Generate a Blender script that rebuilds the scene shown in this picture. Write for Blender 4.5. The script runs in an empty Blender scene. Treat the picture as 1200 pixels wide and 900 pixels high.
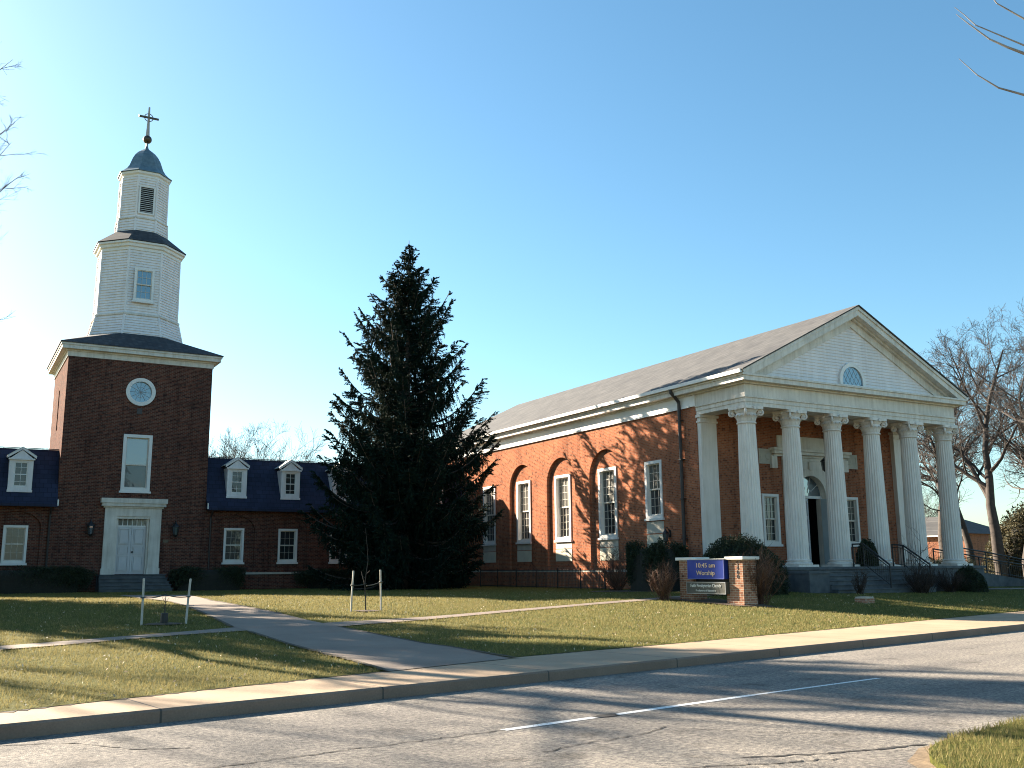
import bpy, bmesh, math, random
import numpy as np
from mathutils import Vector, Matrix, geometry
R = math.radians
sc = bpy.context.scene
col = sc.collection

# ------------------------------------------------------------------ camera
EYE = 1.65
PITCH, ROLL, FPX = 0.1872, 0.008, 1140.4
cd = bpy.data.cameras.new('camera'); cam = bpy.data.objects.new('camera', cd); col.objects.link(cam)
cd.sensor_width = 36; cd.lens = FPX / 1200 * 36; cd.clip_start = 0.1; cd.clip_end = 6000
_r0, _u0, _f0 = Vector((1, 0, 0)), Vector((0, -math.sin(PITCH), math.cos(PITCH))), Vector((0, math.cos(PITCH), math.sin(PITCH)))
_R = math.cos(ROLL) * _r0 - math.sin(ROLL) * _u0
_U = math.sin(ROLL) * _r0 + math.cos(ROLL) * _u0
m3 = Matrix((_R, _U, -_f0)).transposed()
cam.matrix_world = Matrix.Translation((0, 0, EYE)) @ m3.to_4x4()
sc.camera = cam

# ------------------------------------------------------------------ light
TH = 0.5219                                   # the church stands turned by this much to the camera
SUN_M, SUN_EL = 2.1, R(24.3)
_l = math.hypot(1, SUN_M)
sx = (-1 / _l) * math.cos(TH) - (SUN_M / _l) * math.sin(TH)
sy = (-1 / _l) * math.sin(TH) + (SUN_M / _l) * math.cos(TH)
sun_dir = Vector((sx * math.cos(SUN_EL), sy * math.cos(SUN_EL), math.sin(SUN_EL)))
w = bpy.data.worlds.new('World'); sc.world = w; w.use_nodes = True
nt = w.node_tree; nt.nodes.clear()
sky = nt.nodes.new('ShaderNodeTexSky'); sky.sky_type = 'NISHITA'; sky.sun_disc = False
sky.sun_elevation = SUN_EL; sky.sun_rotation = math.atan2(sx, sy)
sky.air_density = 1.0; sky.dust_density = 0.65; sky.ozone_density = 1.6; sky.altitude = 100
bg = nt.nodes.new('ShaderNodeBackground'); bg.inputs['Strength'].default_value = 0.05
ow = nt.nodes.new('ShaderNodeOutputWorld')
tint = nt.nodes.new('ShaderNodeMix'); tint.data_type = 'RGBA'; tint.blend_type = 'MULTIPLY'; tint.inputs[0].default_value = 1; tint.inputs[7].default_value = (.80, .925, .93, 1)
hs = nt.nodes.new('ShaderNodeHueSaturation'); hs.inputs['Saturation'].default_value = 1.14; hs.inputs['Hue'].default_value = .491
nt.links.new(sky.outputs[0], hs.inputs['Color']); nt.links.new(hs.outputs[0], tint.inputs[6]); nt.links.new(tint.outputs[2], bg.inputs[0]); nt.links.new(bg.outputs[0], ow.inputs[0])
sd = bpy.data.lights.new('sun', 'SUN'); sd.energy = 5.0; sd.angle = R(0.5); sd.color = (1.0, 0.87, 0.70)
so = bpy.data.objects.new('sun', sd); col.objects.link(so)
so.rotation_euler = sun_dir.to_track_quat('Z', 'Y').to_euler(); so.location = sun_dir * 80
sc.cycles.filter_width = 1.05
sc.view_settings.view_transform = 'Standard'; sc.view_settings.look = 'None'
sc.view_settings.exposure = 2.32; sc.view_settings.gamma = 1.0; sc.view_settings.use_curve_mapping = False

# ------------------------------------------------------------------ frames of the place
OX, OY = 9.3836, 38.695
cT, sT = math.cos(TH), math.sin(TH)
def B(u, v, z=0.0): return Vector((OX + u * cT - v * sT, OY + u * sT + v * cT, z))
KX, KY = -0.03, 14.55                          # a point on the kerb line; t runs along the road, d away from it
TX, TY = 0.764, 0.645
NX, NY = -0.645, 0.764
ROADROT = math.atan2(TY, TX)
TW_ = [-30, -6.5, -4.5, -1.1, 1.85, 6.2, 13.1, 24.4, 60]
WW_ = [.95, .95, 1.26, 1.64, 2.05, 2.1, 2.4, 3.06, 3.1]
def walk_w(t): return np.interp(t, TW_, WW_)
def zt_td(t, d):
    wv = walk_w(t); L = np.interp(t, [-5, 5, 20], [26, 20, 9])
    s = np.clip((d - wv) / L, 0, 1); s = s * (2 - s) * .5 + .5 * s * s * (3 - 2 * s)
    return .16 + .5 * s
def zt(x, y):
    x = np.asarray(x, float) - KX; y = np.asarray(y, float) - KY
    return zt_td(x * TX + y * TY, x * NX + y * NY)
def RD(t, d, z=0.0): return Vector((KX + t * TX + d * NX, KY + t * TY + d * NY, z))

# ------------------------------------------------------------------ helpers
class MB:
    def __init__(s): s.v = []; s.f = []
    def add(s, vs, fs):
        o = len(s.v); s.v.extend([tuple(p) for p in vs]); s.f.extend([tuple(i + o for i in f) for f in fs]); return s
    def box(s, x0, x1, y0, y1, z0, z1):
        return s.add([(x0, y0, z0), (x1, y0, z0), (x1, y1, z0), (x0, y1, z0), (x0, y0, z1), (x1, y0, z1), (x1, y1, z1), (x0, y1, z1)],
                     [(0, 3, 2, 1), (4, 5, 6, 7), (0, 1, 5, 4), (1, 2, 6, 5), (2, 3, 7, 6), (3, 0, 4, 7)])
    def mbox(s, M, a0, a1, d0, d1, z0, z1):     # box in a wall's own frame: along, outward, up
        p = [M(a, d, z) for z in (z0, z1) for a, d in ((a0, d0), (a1, d0), (a1, d1), (a0, d1))]
        return s.add(p, [(0, 3, 2, 1), (4, 5, 6, 7), (0, 1, 5, 4), (1, 2, 6, 5), (2, 3, 7, 6), (3, 0, 4, 7)])
    def prism(s, M, poly, d0, d1):
        n = len(poly)
        vs = [M(a, d0, z) for a, z in poly] + [M(a, d1, z) for a, z in poly]
        return s.add(vs, [tuple(range(n)), tuple(range(2 * n - 1, n - 1, -1))] + [(i, (i + 1) % n, n + (i + 1) % n, n + i) for i in range(n)])
    def sheet(s, M, outer, holes, d):
        loops = [[Vector((a, z, 0)) for a, z in outer]] + [[Vector((a, z, 0)) for a, z in h] for h in holes]
        tris = geometry.tessellate_polygon(loops)
        flat = [p for l in loops for p in l]
        return s.add([M(p.x, d, p.y) for p in flat], [tuple(t) for t in tris])
    def reveal(s, M, loop, d0, d1, closed=True):
        n = len(loop)
        vs = [M(a, d0, z) for a, z in loop] + [M(a, d1, z) for a, z in loop]
        return s.add(vs, [(i, (i + 1) % n, n + (i + 1) % n, n + i) for i in range(n if closed else n - 1)])
    def band(s, M, outer, inner, d0, d1):      # a ring-shaped moulding between two loops of equal length
        n = len(outer)
        vs = [M(a, d, z) for lp, d in ((outer, d0), (outer, d1), (inner, d1), (inner, d0)) for a, z in lp]
        fs = []
        for k in range(4):
            k2 = (k + 1) % 4
            fs += [(k * n + i, k * n + (i + 1) % n, k2 * n + (i + 1) % n, k2 * n + i) for i in range(n)]
        return s.add(vs, fs)
    def lathe(s, prof, n, cx=0, cy=0, ph=0.0, rad=None, cap=True):
        o = []
        for r, z in prof:
            for k in range(n):
                a = ph + 2 * math.pi * k / n
                rr = r * (rad(k) if rad else 1)
                o.append((cx + rr * math.cos(a), cy + rr * math.sin(a), z))
        fs = []
        for j in range(len(prof) - 1):
            fs += [(j * n + k, j * n + (k + 1) % n, (j + 1) * n + (k + 1) % n, (j + 1) * n + k) for k in range(n)]
        if cap:
            fs += [tuple(range(n - 1, -1, -1)), tuple((len(prof) - 1) * n + k for k in range(n))]
        return s.add(o, fs)
    def tube(s, pts, rads, n=6, cap=True):
        pts = [Vector(p) for p in pts]
        if not hasattr(rads, '__len__'): rads = [rads] * len(pts)
        o = []
        prev = None
        for i, p in enumerate(pts):
            d = (pts[min(i + 1, len(pts) - 1)] - pts[max(i - 1, 0)]).normalized()
            if prev is None:
                a = d.cross(Vector((0, 0, 1)) if abs(d.z) < .9 else Vector((1, 0, 0))).normalized()
            else:
                a = (prev - d * prev.dot(d)).normalized()
            prev = a; b = d.cross(a)
            for k in range(n):
                an = 2 * math.pi * k / n
                o.append(p + (a * math.cos(an) + b * math.sin(an)) * rads[i])
        fs = []
        for j in range(len(pts) - 1):
            fs += [(j * n + k, j * n + (k + 1) % n, (j + 1) * n + (k + 1) % n, (j + 1) * n + k) for k in range(n)]
        if cap: fs += [tuple(range(n - 1, -1, -1)), tuple((len(pts) - 1) * n + k for k in range(n))]
        return s.add(o, fs)
    def ring(s, c, R_, r, axis='y', n=20, m=6):
        o = []; fs = []
        for i in range(n):
            a = 2 * math.pi * i / n
            for j in range(m):
                b = 2 * math.pi * j / m
                q = R_ + r * math.cos(b); h = r * math.sin(b)
                if axis == 'y': o.append((c[0] + q * math.cos(a), c[1] + h, c[2] + q * math.sin(a)))
                elif axis == 'x': o.append((c[0] + h, c[1] + q * math.cos(a), c[2] + q * math.sin(a)))
                else: o.append((c[0] + q * math.cos(a), c[1] + q * math.sin(a), c[2] + h))
                fs.append((i * m + j, ((i + 1) % n) * m + j, ((i + 1) % n) * m + (j + 1) % m, i * m + (j + 1) % m))
        return s.add(o, fs)
    def build(s, name, mat, parent=None, smooth=False, bevel=0, fix=True):
        me = bpy.data.meshes.new(name); me.from_pydata(s.v, [], s.f); me.update()
        if fix and len(s.f) < 60000:
            bm = bmesh.new(); bm.from_mesh(me); bmesh.ops.recalc_face_normals(bm, faces=bm.faces); bm.to_mesh(me); bm.free()
        if smooth: me.polygons.foreach_set('use_smooth', [True] * len(me.polygons))
        me.materials.append(mat)
        o = bpy.data.objects.new(name, me); col.objects.link(o)
        if parent: o.parent = parent
        if bevel:
            md = o.modifiers.new('bevel', 'BEVEL'); md.width = bevel; md.segments = 2; md.limit_method = 'ANGLE'
        return o

def np_mesh(name, verts, tris, mat, parent=None):
    me = bpy.data.meshes.new(name)
    verts = np.asarray(verts, np.float32); tris = np.asarray(tris, np.int32)
    me.vertices.add(len(verts)); me.vertices.foreach_set('co', verts.ravel())
    me.loops.add(tris.size); me.loops.foreach_set('vertex_index', tris.ravel())
    me.polygons.add(len(tris)); k = tris.shape[1]
    me.polygons.foreach_set('loop_start', np.arange(0, tris.size, k, dtype=np.int32))
    me.polygons.foreach_set('loop_total', np.full(len(tris), k, np.int32))
    me.update(); me.validate()
    me.materials.append(mat)
    o = bpy.data.objects.new(name, me); col.objects.link(o)
    if parent: o.parent = parent
    return o

def tag(o, label=None, cat=None, group=None, kind=None):
    if label: o['label'] = label
    if cat: o['category'] = cat
    if group: o['group'] = group
    if kind: o['kind'] = kind
    return o
def root(name, label, cat, loc, rz=0.0, group=None):
    o = bpy.data.objects.new(name, None); col.objects.link(o); o.location = loc; o.rotation_euler = (0, 0, rz)
    o.empty_display_size = .3
    return tag(o, label, cat, group)
def kids(o): return [c for c in bpy.data.objects if c.parent == o]
def copy_tree(o, parent=None):
    c = o.copy(); col.objects.link(c); c.parent = parent
    for ch in kids(o): copy_tree(ch, c)
    return c
def arch(cx, r, z0, zs, n=20):                 # rectangle with a round top, as a loop
    return [(cx - r, z0), (cx + r, z0)] + [(cx + r * math.cos(math.pi * k / n), zs + r * math.sin(math.pi * k / n)) for k in range(n + 1)]
def rect(a0, a1, z0, z1): return [(a0, z0), (a1, z0), (a1, z1), (a0, z1)]
def circ(cx, cz, r, n=32): return [(cx + r * math.cos(2 * math.pi * k / n), cz + r * math.sin(2 * math.pi * k / n)) for k in range(n)]

# ------------------------------------------------------------------ materials
def newmat(name):
    m = bpy.data.materials.new(name); m.use_nodes = True
    t = m.node_tree; t.nodes.clear()
    out = t.nodes.new('ShaderNodeOutputMaterial'); b = t.nodes.new('ShaderNodeBsdfPrincipled')
    t.links.new(b.outputs[0], out.inputs[0])
    return m, t, b
def nd(t, typ, **kw):
    n = t.nodes.new(typ)
    for k, v in kw.items(): setattr(n, k, v)
    return n
def mixc(t, fac, a, b, blend='MIX'):
    n = t.nodes.new('ShaderNodeMix'); n.data_type = 'RGBA'; n.blend_type = blend
    for sock, val in ((n.inputs[0], fac), (n.inputs[6], a), (n.inputs[7], b)):
        if hasattr(val, 'is_linked') or hasattr(val, 'links'): t.links.new(val, sock)
        elif isinstance(val, (int, float)): sock.default_value = val
        else: sock.default_value = (*val, 1) if len(val) == 3 else val
    return n.outputs[2]
def ramp(t, src, stops):
    n = t.nodes.new('ShaderNodeValToRGB'); e = n.color_ramp.elements
    while len(e) < len(stops): e.new(.5)
    for k, (p, c) in enumerate(stops): e[k].position = p; e[k].color = (*c, 1) if hasattr(c, '__len__') else (c, c, c, 1)
    t.links.new(src, n.inputs[0]); return n.outputs[0]
def noise(t, scale, detail=6, rough=.6, vec=None):
    n = nd(t, 'ShaderNodeTexNoise'); n.inputs['Scale'].default_value = scale; n.inputs['Detail'].default_value = detail; n.inputs['Roughness'].default_value = rough
    if vec is None:
        tc = nd(t, 'ShaderNodeTexCoord'); vec = tc.outputs['Object']
    t.links.new(vec, n.inputs['Vector']); return n.outputs['Fac']
def bump(t, b, src, strength=.3, dist=.02):
    n = nd(t, 'ShaderNodeBump'); n.inputs['Strength'].default_value = strength; n.inputs['Distance'].default_value = dist
    t.links.new(src, n.inputs['Height']); t.links.new(n.outputs[0], b.inputs['Normal'])
def plain(name, c1, c2=None, scale=3, rough=.6, bumpv=0, bscale=40, metal=0, spec=.5):
    m, t, b = newmat(name)
    b.inputs['Roughness'].default_value = rough; b.inputs['Metallic'].default_value = metal; b.inputs['Specular IOR Level'].default_value = spec
    if c2 is None: c2 = tuple(x * .75 for x in c1)
    f = ramp(t, noise(t, scale), [(.35, 0.0), (.68, 1.0)])
    t.links.new(mixc(t, f, c1, c2), b.inputs['Base Color'])
    if bumpv: bump(t, b, noise(t, bscale), bumpv)
    return m
def weathered(name, c1, c2, rough=.5, amt=.5):
    m, t, b = newmat(name); b.inputs['Roughness'].default_value = rough
    f = ramp(t, noise(t, 1.1), [(.35, 0.0), (.68, 1.0)]); c = mixc(t, f, c1, c2)
    tc = nd(t, 'ShaderNodeTexCoord'); mp = nd(t, 'ShaderNodeMapping'); mp.inputs['Scale'].default_value = (5, 5, .35); t.links.new(tc.outputs['Object'], mp.inputs[0])
    st_ = ramp(t, noise(t, 1.0, 6, .65, mp.outputs[0]), [(.42, (1, 1, 1)), (.72, (.62, .58, .52))])
    sp_ = ramp(t, noise(t, 9, 5, .7), [(.60, (1, 1, 1)), (.74, (.66, .62, .56))])
    c = mixc(t, amt, c, mixc(t, 1, st_, sp_, 'MULTIPLY'), 'MULTIPLY'); t.links.new(c, b.inputs['Base Color']); bump(t, b, noise(t, 25), .12)
    return m
def brick(name, c1, c2, mortar, bw=.21, rh=.073, dark=(.05, .03, .03), dk=.25):
    m, t, b = newmat(name); b.inputs['Roughness'].default_value = 1.0; b.inputs['Specular IOR Level'].default_value = .03
    tc = nd(t, 'ShaderNodeTexCoord'); sp = nd(t, 'ShaderNodeSeparateXYZ'); t.links.new(tc.outputs['Object'], sp.inputs[0])
    ad = nd(t, 'ShaderNodeMath', operation='ADD'); t.links.new(sp.outputs[0], ad.inputs[0]); t.links.new(sp.outputs[1], ad.inputs[1])
    cb = nd(t, 'ShaderNodeCombineXYZ'); t.links.new(ad.outputs[0], cb.inputs[0]); t.links.new(sp.outputs[2], cb.inputs[1])
    bt = nd(t, 'ShaderNodeTexBrick'); t.links.new(cb.outputs[0], bt.inputs['Vector'])
    for k, v in (('Scale', 1), ('Mortar Size', .009), ('Mortar Smooth', .2), ('Brick Width', bw), ('Row Height', rh), ('Bias', -.1)): bt.inputs[k].default_value = v
    bt.inputs['Color1'].default_value = (*c1, 1); bt.inputs['Color2'].default_value = (*c2, 1); bt.inputs['Mortar'].default_value = (*mortar, 1)
    # odd dark-burnt bricks, one shade to a brick
    mp = nd(t, 'ShaderNodeMapping'); mp.inputs['Scale'].default_value = (2 / bw, 1 / rh, 1); t.links.new(cb.outputs[0], mp.inputs[0])
    fl = nd(t, 'ShaderNodeVectorMath', operation='FLOOR'); t.links.new(mp.outputs[0], fl.inputs[0])
    wn = nd(t, 'ShaderNodeTexWhiteNoise'); t.links.new(fl.outputs[0], wn.inputs['Vector'])
    f = ramp(t, wn.outputs['Value'], [(1 - dk, 0.0), (1.0, .65)])
    c = mixc(t, f, bt.outputs['Color'], dark)
    big = ramp(t, noise(t, .55, 5), [(.3, (.72, .72, .74)), (.7, (1.08, 1.04, 1.0))])
    c = mixc(t, 1.0, c, big, 'MULTIPLY')
    mp2 = nd(t, 'ShaderNodeMapping'); mp2.inputs['Scale'].default_value = (2.6, 2.6, .22); t.links.new(tc.outputs['Object'], mp2.inputs[0])
    c = mixc(t, .8, c, ramp(t, noise(t, 1.0, 6, .65, mp2.outputs[0]), [(.38, (1.12, 1.10, 1.08)), (.52, (1, 1, 1)), (.70, (.58, .57, .58))]), 'MULTIPLY')   # rain streaks
    t.links.new(c, b.inputs['Base Color'])
    bump(t, b, bt.outputs['Fac'], -.5, .008)
    return m
def shingles(name, c1, c2, gap, axis, bw=.3, rh=.2):
    m, t, b = newmat(name); b.inputs['Roughness'].default_value = .8; b.inputs['Specular IOR Level'].default_value = .3
    tc = nd(t, 'ShaderNodeTexCoord'); sp = nd(t, 'ShaderNodeSeparateXYZ'); t.links.new(tc.outputs['Object'], sp.inputs[0])
    cb = nd(t, 'ShaderNodeCombineXYZ')
    if axis == 'xy':
        ad = nd(t, 'ShaderNodeMath', operation='ADD'); t.links.new(sp.outputs[0], ad.inputs[0]); t.links.new(sp.outputs[1], ad.inputs[1]); t.links.new(ad.outputs[0], cb.inputs[0])
    else: t.links.new(sp.outputs[axis], cb.inputs[0])
    t.links.new(sp.outputs[2], cb.inputs[1])
    bt = nd(t, 'ShaderNodeTexBrick'); t.links.new(cb.outputs[0], bt.inputs['Vector'])
    for k, v in (('Scale', 1), ('Mortar Size', .012), ('Mortar Smooth', .6), ('Brick Width', bw), ('Row Height', rh), ('Bias', 0)): bt.inputs[k].default_value = v
    bt.inputs['Color1'].default_value = (*c1, 1); bt.inputs['Color2'].default_value = (*c2, 1); bt.inputs['Mortar'].default_value = (*gap, 1)
    big = ramp(t, noise(t, .9, 6), [(.3, (.75, .75, .77)), (.7, (1.1, 1.08, 1.05))])
    t.links.new(mixc(t, 1.0, bt.outputs['Color'], big, 'MULTIPLY'), b.inputs['Base Color'])
    bump(t, b, bt.outputs['Fac'], -.6, .012)
    return m
def foliage(name, stops, trans=.15, rough=.6):
    m, t, b = newmat(name); b.inputs['Roughness'].default_value = rough; b.inputs['Specular IOR Level'].default_value = .25
    g = nd(t, 'ShaderNodeNewGeometry')
    t.links.new(ramp(t, g.outputs['Random Per Island'], stops), b.inputs['Base Color'])
    if trans:
        tl = nd(t, 'ShaderNodeBsdfTranslucent'); tl.inputs[0].default_value = (*stops[-1][1], 1)
        mx = nd(t, 'ShaderNodeMixShader'); mx.inputs[0].default_value = trans
        t.links.new(b.outputs[0], mx.inputs[1]); t.links.new(tl.outputs[0], mx.inputs[2])
        t.links.new(mx.outputs[0], t.nodes['Material Output'].inputs[0])
    return m

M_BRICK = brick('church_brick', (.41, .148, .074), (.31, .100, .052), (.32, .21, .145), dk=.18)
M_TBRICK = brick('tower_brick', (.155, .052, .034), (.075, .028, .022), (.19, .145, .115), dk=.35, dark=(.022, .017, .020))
M_SBRICK = brick('sign_brick', (.42, .21, .13), (.30, .13, .08), (.50, .42, .33), dk=.15)
M_HBRICK = brick('house_brick', (.36, .13, .07), (.28, .10, .055), (.33, .24, .18), dk=.1)
M_WHITE = plain('white_paint', (.80, .76, .71), (.70, .665, .62), 1.2, .45)
M_TRIM = weathered('weathered_white_trim', (.76, .695, .61), (.61, .55, .475), .55, .7)
M_COL = weathered('painted_column', (.79, .715, .64), (.70, .635, .565), .5, .5)
M_SIDING = weathered('white_clapboard', (.84, .78, .75), (.76, .705, .68), .5, .35)
M_STONE = plain('limestone', (.50, .46, .38), (.40, .36, .30), 2, .8, .2, 30)
M_PANEL = plain('limestone_panel', (.62, .57, .44), (.52, .47, .36), 2, .8, .1, 30)
M_DSTONE = plain('grey_step_stone', (.105, .112, .115), (.055, .06, .066), 2.5, .8, .3, 18)
M_ROOF = shingles('asphalt_shingle', (.098, .096, .094), (.068, .067, .067), (.042, .041, .042), 1)
M_SLATE = shingles('blue_slate', (.028, .035, .072), (.020, .025, .052), (.008, .010, .018), 0, .36, .24)
M_TSLATE = shingles('dark_slate', (.085, .085, .09), (.05, .052, .058), (.022, .022, .026), 'xy', .25, .09)
M_COPPER = plain('weathered_dome_metal', (.15, .21, .24), (.085, .13, .16), 4, .5, .05, 20, .2)
M_BLACK = plain('black_iron', (.012, .012, .013), (.02, .018, .017), 8, .5)
M_DOWN = plain('dark_downspout', (.03, .024, .022), (.045, .032, .028), 6, .5)
M_BRONZE = plain('dark_bronze', (.10, .075, .05), (.06, .05, .04), 6, .45, 0, 1, .6)
M_GILT = plain('pale_cross_metal', (.50, .40, .32), (.36, .28, .22), 6, .4, 0, 1, .3)
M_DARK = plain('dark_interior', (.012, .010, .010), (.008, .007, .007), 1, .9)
M_DOOR = plain('white_door', (.58, .56, .56), (.52, .505, .50), 2, .4)
M_BDOOR = plain('pale_blue_grey_door', (.40, .45, .46), (.33, .37, .38), 2, .45)
M_CONC = None
M_BARK = plain('grey_bark', (.072, .056, .046), (.036, .028, .024), 5, .9, .4, 25)
M_TWIG = plain('bare_twig', (.066, .050, .042), (.036, .028, .024), 3, .9)
M_PALETWIG = plain('pale_twig', (.42, .38, .35), (.22, .19, .17), 1.5, .8)
M_SPBARK = plain('spruce_bark', (.10, .075, .06), (.06, .045, .038), 5, .9, .3, 20)
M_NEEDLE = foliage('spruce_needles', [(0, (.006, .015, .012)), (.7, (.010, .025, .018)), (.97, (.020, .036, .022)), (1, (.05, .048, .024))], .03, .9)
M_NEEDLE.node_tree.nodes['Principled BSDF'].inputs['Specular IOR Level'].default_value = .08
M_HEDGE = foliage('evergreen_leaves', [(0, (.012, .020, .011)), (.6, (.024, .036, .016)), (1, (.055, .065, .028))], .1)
M_OLIVE = foliage('olive_leaves', [(0, (.035, .036, .018)), (.6, (.068, .066, .032)), (1, (.12, .10, .055))], .25)
M_REDTWIG = foliage('brown_shrub_twigs', [(0, (.06, .030, .020)), (.6, (.13, .065, .04)), (1, (.24, .14, .09))], 0)
M_DARKTWIG = foliage('dark_shrub_twigs', [(0, (.022, .015, .012)), (.7, (.05, .032, .024)), (1, (.085, .055, .04))], 0)
M_STAKE = plain('weathered_wood_stake', (.55, .50, .43), (.40, .35, .29), 6, .8, .2, 30)
M_TIE = plain('dark_rubber_tie', (.03, .035, .03), (.05, .05, .045), 6, .6)
M_BLUE = plain('blue_sign_panel', (.020, .045, .30), (.025, .055, .34), 2, .35)
M_GREYSIGN = plain('grey_name_board', (.10, .095, .078), (.125, .115, .095), 3, .5)
M_LETW = plain('white_letter', (.8, .78, .72), (.78, .75, .70), 3, .5)
M_LETO = plain('cream_orange_letter', (.85, .60, .38), (.8, .56, .35), 3, .5)
M_CAP = plain('pillar_cap_stone', (.78, .75, .68), (.70, .66, .60), 4, .7, .15, 30)
M_ALU = plain('grey_metal', (.45, .46, .47), (.4, .41, .42), 4, .4, 0, 1, .6)

def glassmat(name, tint, refl):
    m, t, b = newmat(name)
    b.inputs['Base Color'].default_value = (*tint, 1); b.inputs['Roughness'].default_value = .35
    g = nd(t, 'ShaderNodeBsdfGlossy'); g.inputs['Roughness'].default_value = .015; g.inputs['Color'].default_value = (.9, .95, 1, 1)
    # old panes are never quite flat
    bn = nd(t, 'ShaderNodeBump'); bn.inputs['Strength'].default_value = .06; bn.inputs['Distance'].default_value = .05
    t.links.new(noise(t, 2.2, 2), bn.inputs['Height']); t.links.new(bn.outputs[0], g.inputs['Normal'])
    fr = nd(t, 'ShaderNodeFresnel'); fr.inputs['IOR'].default_value = refl
    mx = nd(t, 'ShaderNodeMixShader'); t.links.new(fr.outputs[0], mx.inputs[0])
    t.links.new(b.outputs[0], mx.inputs[1]); t.links.new(g.outputs[0], mx.inputs[2]); t.links.new(mx.outputs[0], t.nodes['Material Output'].inputs[0])
    return m
M_GLASS = glassmat('window_glass', (.014, .016, .018), 1.38)
M_GLASSB = glassmat('sky_lit_glass', (.05, .075, .09), 2.6)
M_BLIND = glassmat('window_with_pale_blind', (.085, .082, .066), 1.5)
M_SKYP = glassmat('pale_window_pane', (.13, .15, .15), 1.9)
M_DIMP = glassmat('dim_window_pane', (.030, .040, .042), 1.45)
M_LEAD = glassmat('leaded_glass', (.06, .15, .20), 2.0)

# asphalt
def m_asphalt():
    m, t, b = newmat('worn_asphalt'); b.inputs['Roughness'].default_value = .9; b.inputs['Specular IOR Level'].default_value = .3
    f = ramp(t, noise(t, .45, 8, .65), [(.3, (.165, .150, .133)), (.7, (.222, .202, .178))])
    g = ramp(t, noise(t, 16, 9, .92), [(.40, (.25, .25, .27)), (.5, (1, 1, 1)), (.60, (1.95, 1.88, 1.75))])
    c = mixc(t, 1, f, g, 'MULTIPLY')
    tc0 = nd(t, 'ShaderNodeTexCoord'); mp = nd(t, 'ShaderNodeMapping'); mp.inputs['Scale'].default_value = (.10, 1.1, 1); t.links.new(tc0.outputs['Object'], mp.inputs[0])
    c = mixc(t, 1, c, ramp(t, noise(t, 1.0, 5, .6, mp.outputs[0]), [(.36, (.80, .80, .82)), (.62, (1.08, 1.07, 1.05))]), 'MULTIPLY')   # wheel tracks
    c = mixc(t, 1, c, ramp(t, noise(t, 1.5, 3, .5), [(.60, (1, 1, 1)), (.72, (.62, .61, .60))]), 'MULTIPLY')                              # oil stains
    vo = nd(t, 'ShaderNodeTexVoronoi'); vo.feature = 'DISTANCE_TO_EDGE'; vo.inputs['Scale'].default_value = .38
    tc = nd(t, 'ShaderNodeTexCoord'); nz = nd(t, 'ShaderNodeTexNoise'); nz.inputs['Scale'].default_value = 1.6; nz.inputs['Detail'].default_value = 6
    t.links.new(tc.outputs['Object'], nz.inputs['Vector'])
    dv = mixc(t, .32, tc.outputs['Object'], nz.outputs['Color'], 'ADD'); t.links.new(dv, vo.inputs['Vector'])
    cr = ramp(t, vo.outputs['Distance'], [(.0, .55), (.006, 0.0)])
    gate = ramp(t, noise(t, .3, 3), [(.50, 0.0), (.60, 1.0)])
    ml = nd(t, 'ShaderNodeMath', operation='MULTIPLY'); t.links.new(cr, ml.inputs[0]); t.links.new(gate, ml.inputs[1])
    c = mixc(t, ml.outputs[0], c, (.035, .033, .03))
    t.links.new(c, b.inputs['Base Color']); bump(t, b, noise(t, 70, 4, .7), .9, .012)
    return m
M_ASPH = m_asphalt()
def m_conc(name, c1, c2, joint):
    m, t, b = newmat(name); b.inputs['Roughness'].default_value = .85; b.inputs['Specular IOR Level'].default_value = .3
    f = ramp(t, noise(t, .8, 7, .6), [(.3, c1), (.7, c2)])
    g = ramp(t, noise(t, 40, 4, .7), [(.3, (.85, .85, .85)), (.7, (1.1, 1.1, 1.1))])
    c = mixc(t, 1, f, g, 'MULTIPLY')
    if joint:
        tc = nd(t, 'ShaderNodeTexCoord'); sp = nd(t, 'ShaderNodeSeparateXYZ'); t.links.new(tc.outputs['Object'], sp.inputs[0])
        a = nd(t, 'ShaderNodeMath', operation='ADD'); a.inputs[1].default_value = 300.9; t.links.new(sp.outputs[0], a.inputs[0])
        md = nd(t, 'ShaderNodeMath', operation='MODULO'); md.inputs[1].default_value = joint; t.links.new(a.outputs[0], md.inputs[0])
        ls = nd(t, 'ShaderNodeMath', operation='LESS_THAN'); ls.inputs[1].default_value = .025; t.links.new(md.outputs[0], ls.inputs[0])
        c = mixc(t, ls.outputs[0], c, (.09, .075, .06))
    t.links.new(c, b.inputs['Base Color']); bump(t, b, noise(t, 30, 4), .2, .01)
    return m
M_WALK = m_conc('sidewalk_concrete', (.32, .225, .145), (.41, .30, .20), 2.9)
M_PATH = m_conc('footpath_concrete', (.19, .145, .115), (.265, .21, .165), 0)
M_KERB = m_conc('shade_darkened_kerb_concrete', (.20, .135, .098), (.29, .20, .145), 2.9)  # darker than the pavement: shade of the road-facing side put into the colour
def m_grass():
    m, t, b = newmat('lawn_soil_and_thatch'); b.inputs['Roughness'].default_value = .95; b.inputs['Specular IOR Level'].default_value = .1
    f = ramp(t, noise(t, .35, 6, .65), [(.3, (.080, .092, .020)), (.5, (.120, .118, .030)), (.7, (.165, .145, .046))])
    g = ramp(t, noise(t, 14, 6, .75), [(.28, (.45, .47, .42)), (.5, (.95, .95, .95)), (.74, (1.6, 1.5, 1.35))])
    t.links.new(mixc(t, 1, f, g, 'MULTIPLY'), b.inputs['Base Color']); bump(t, b, noise(t, 30, 5, .75), 1, .05)
    return m
M_LAWN = m_grass()
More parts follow.
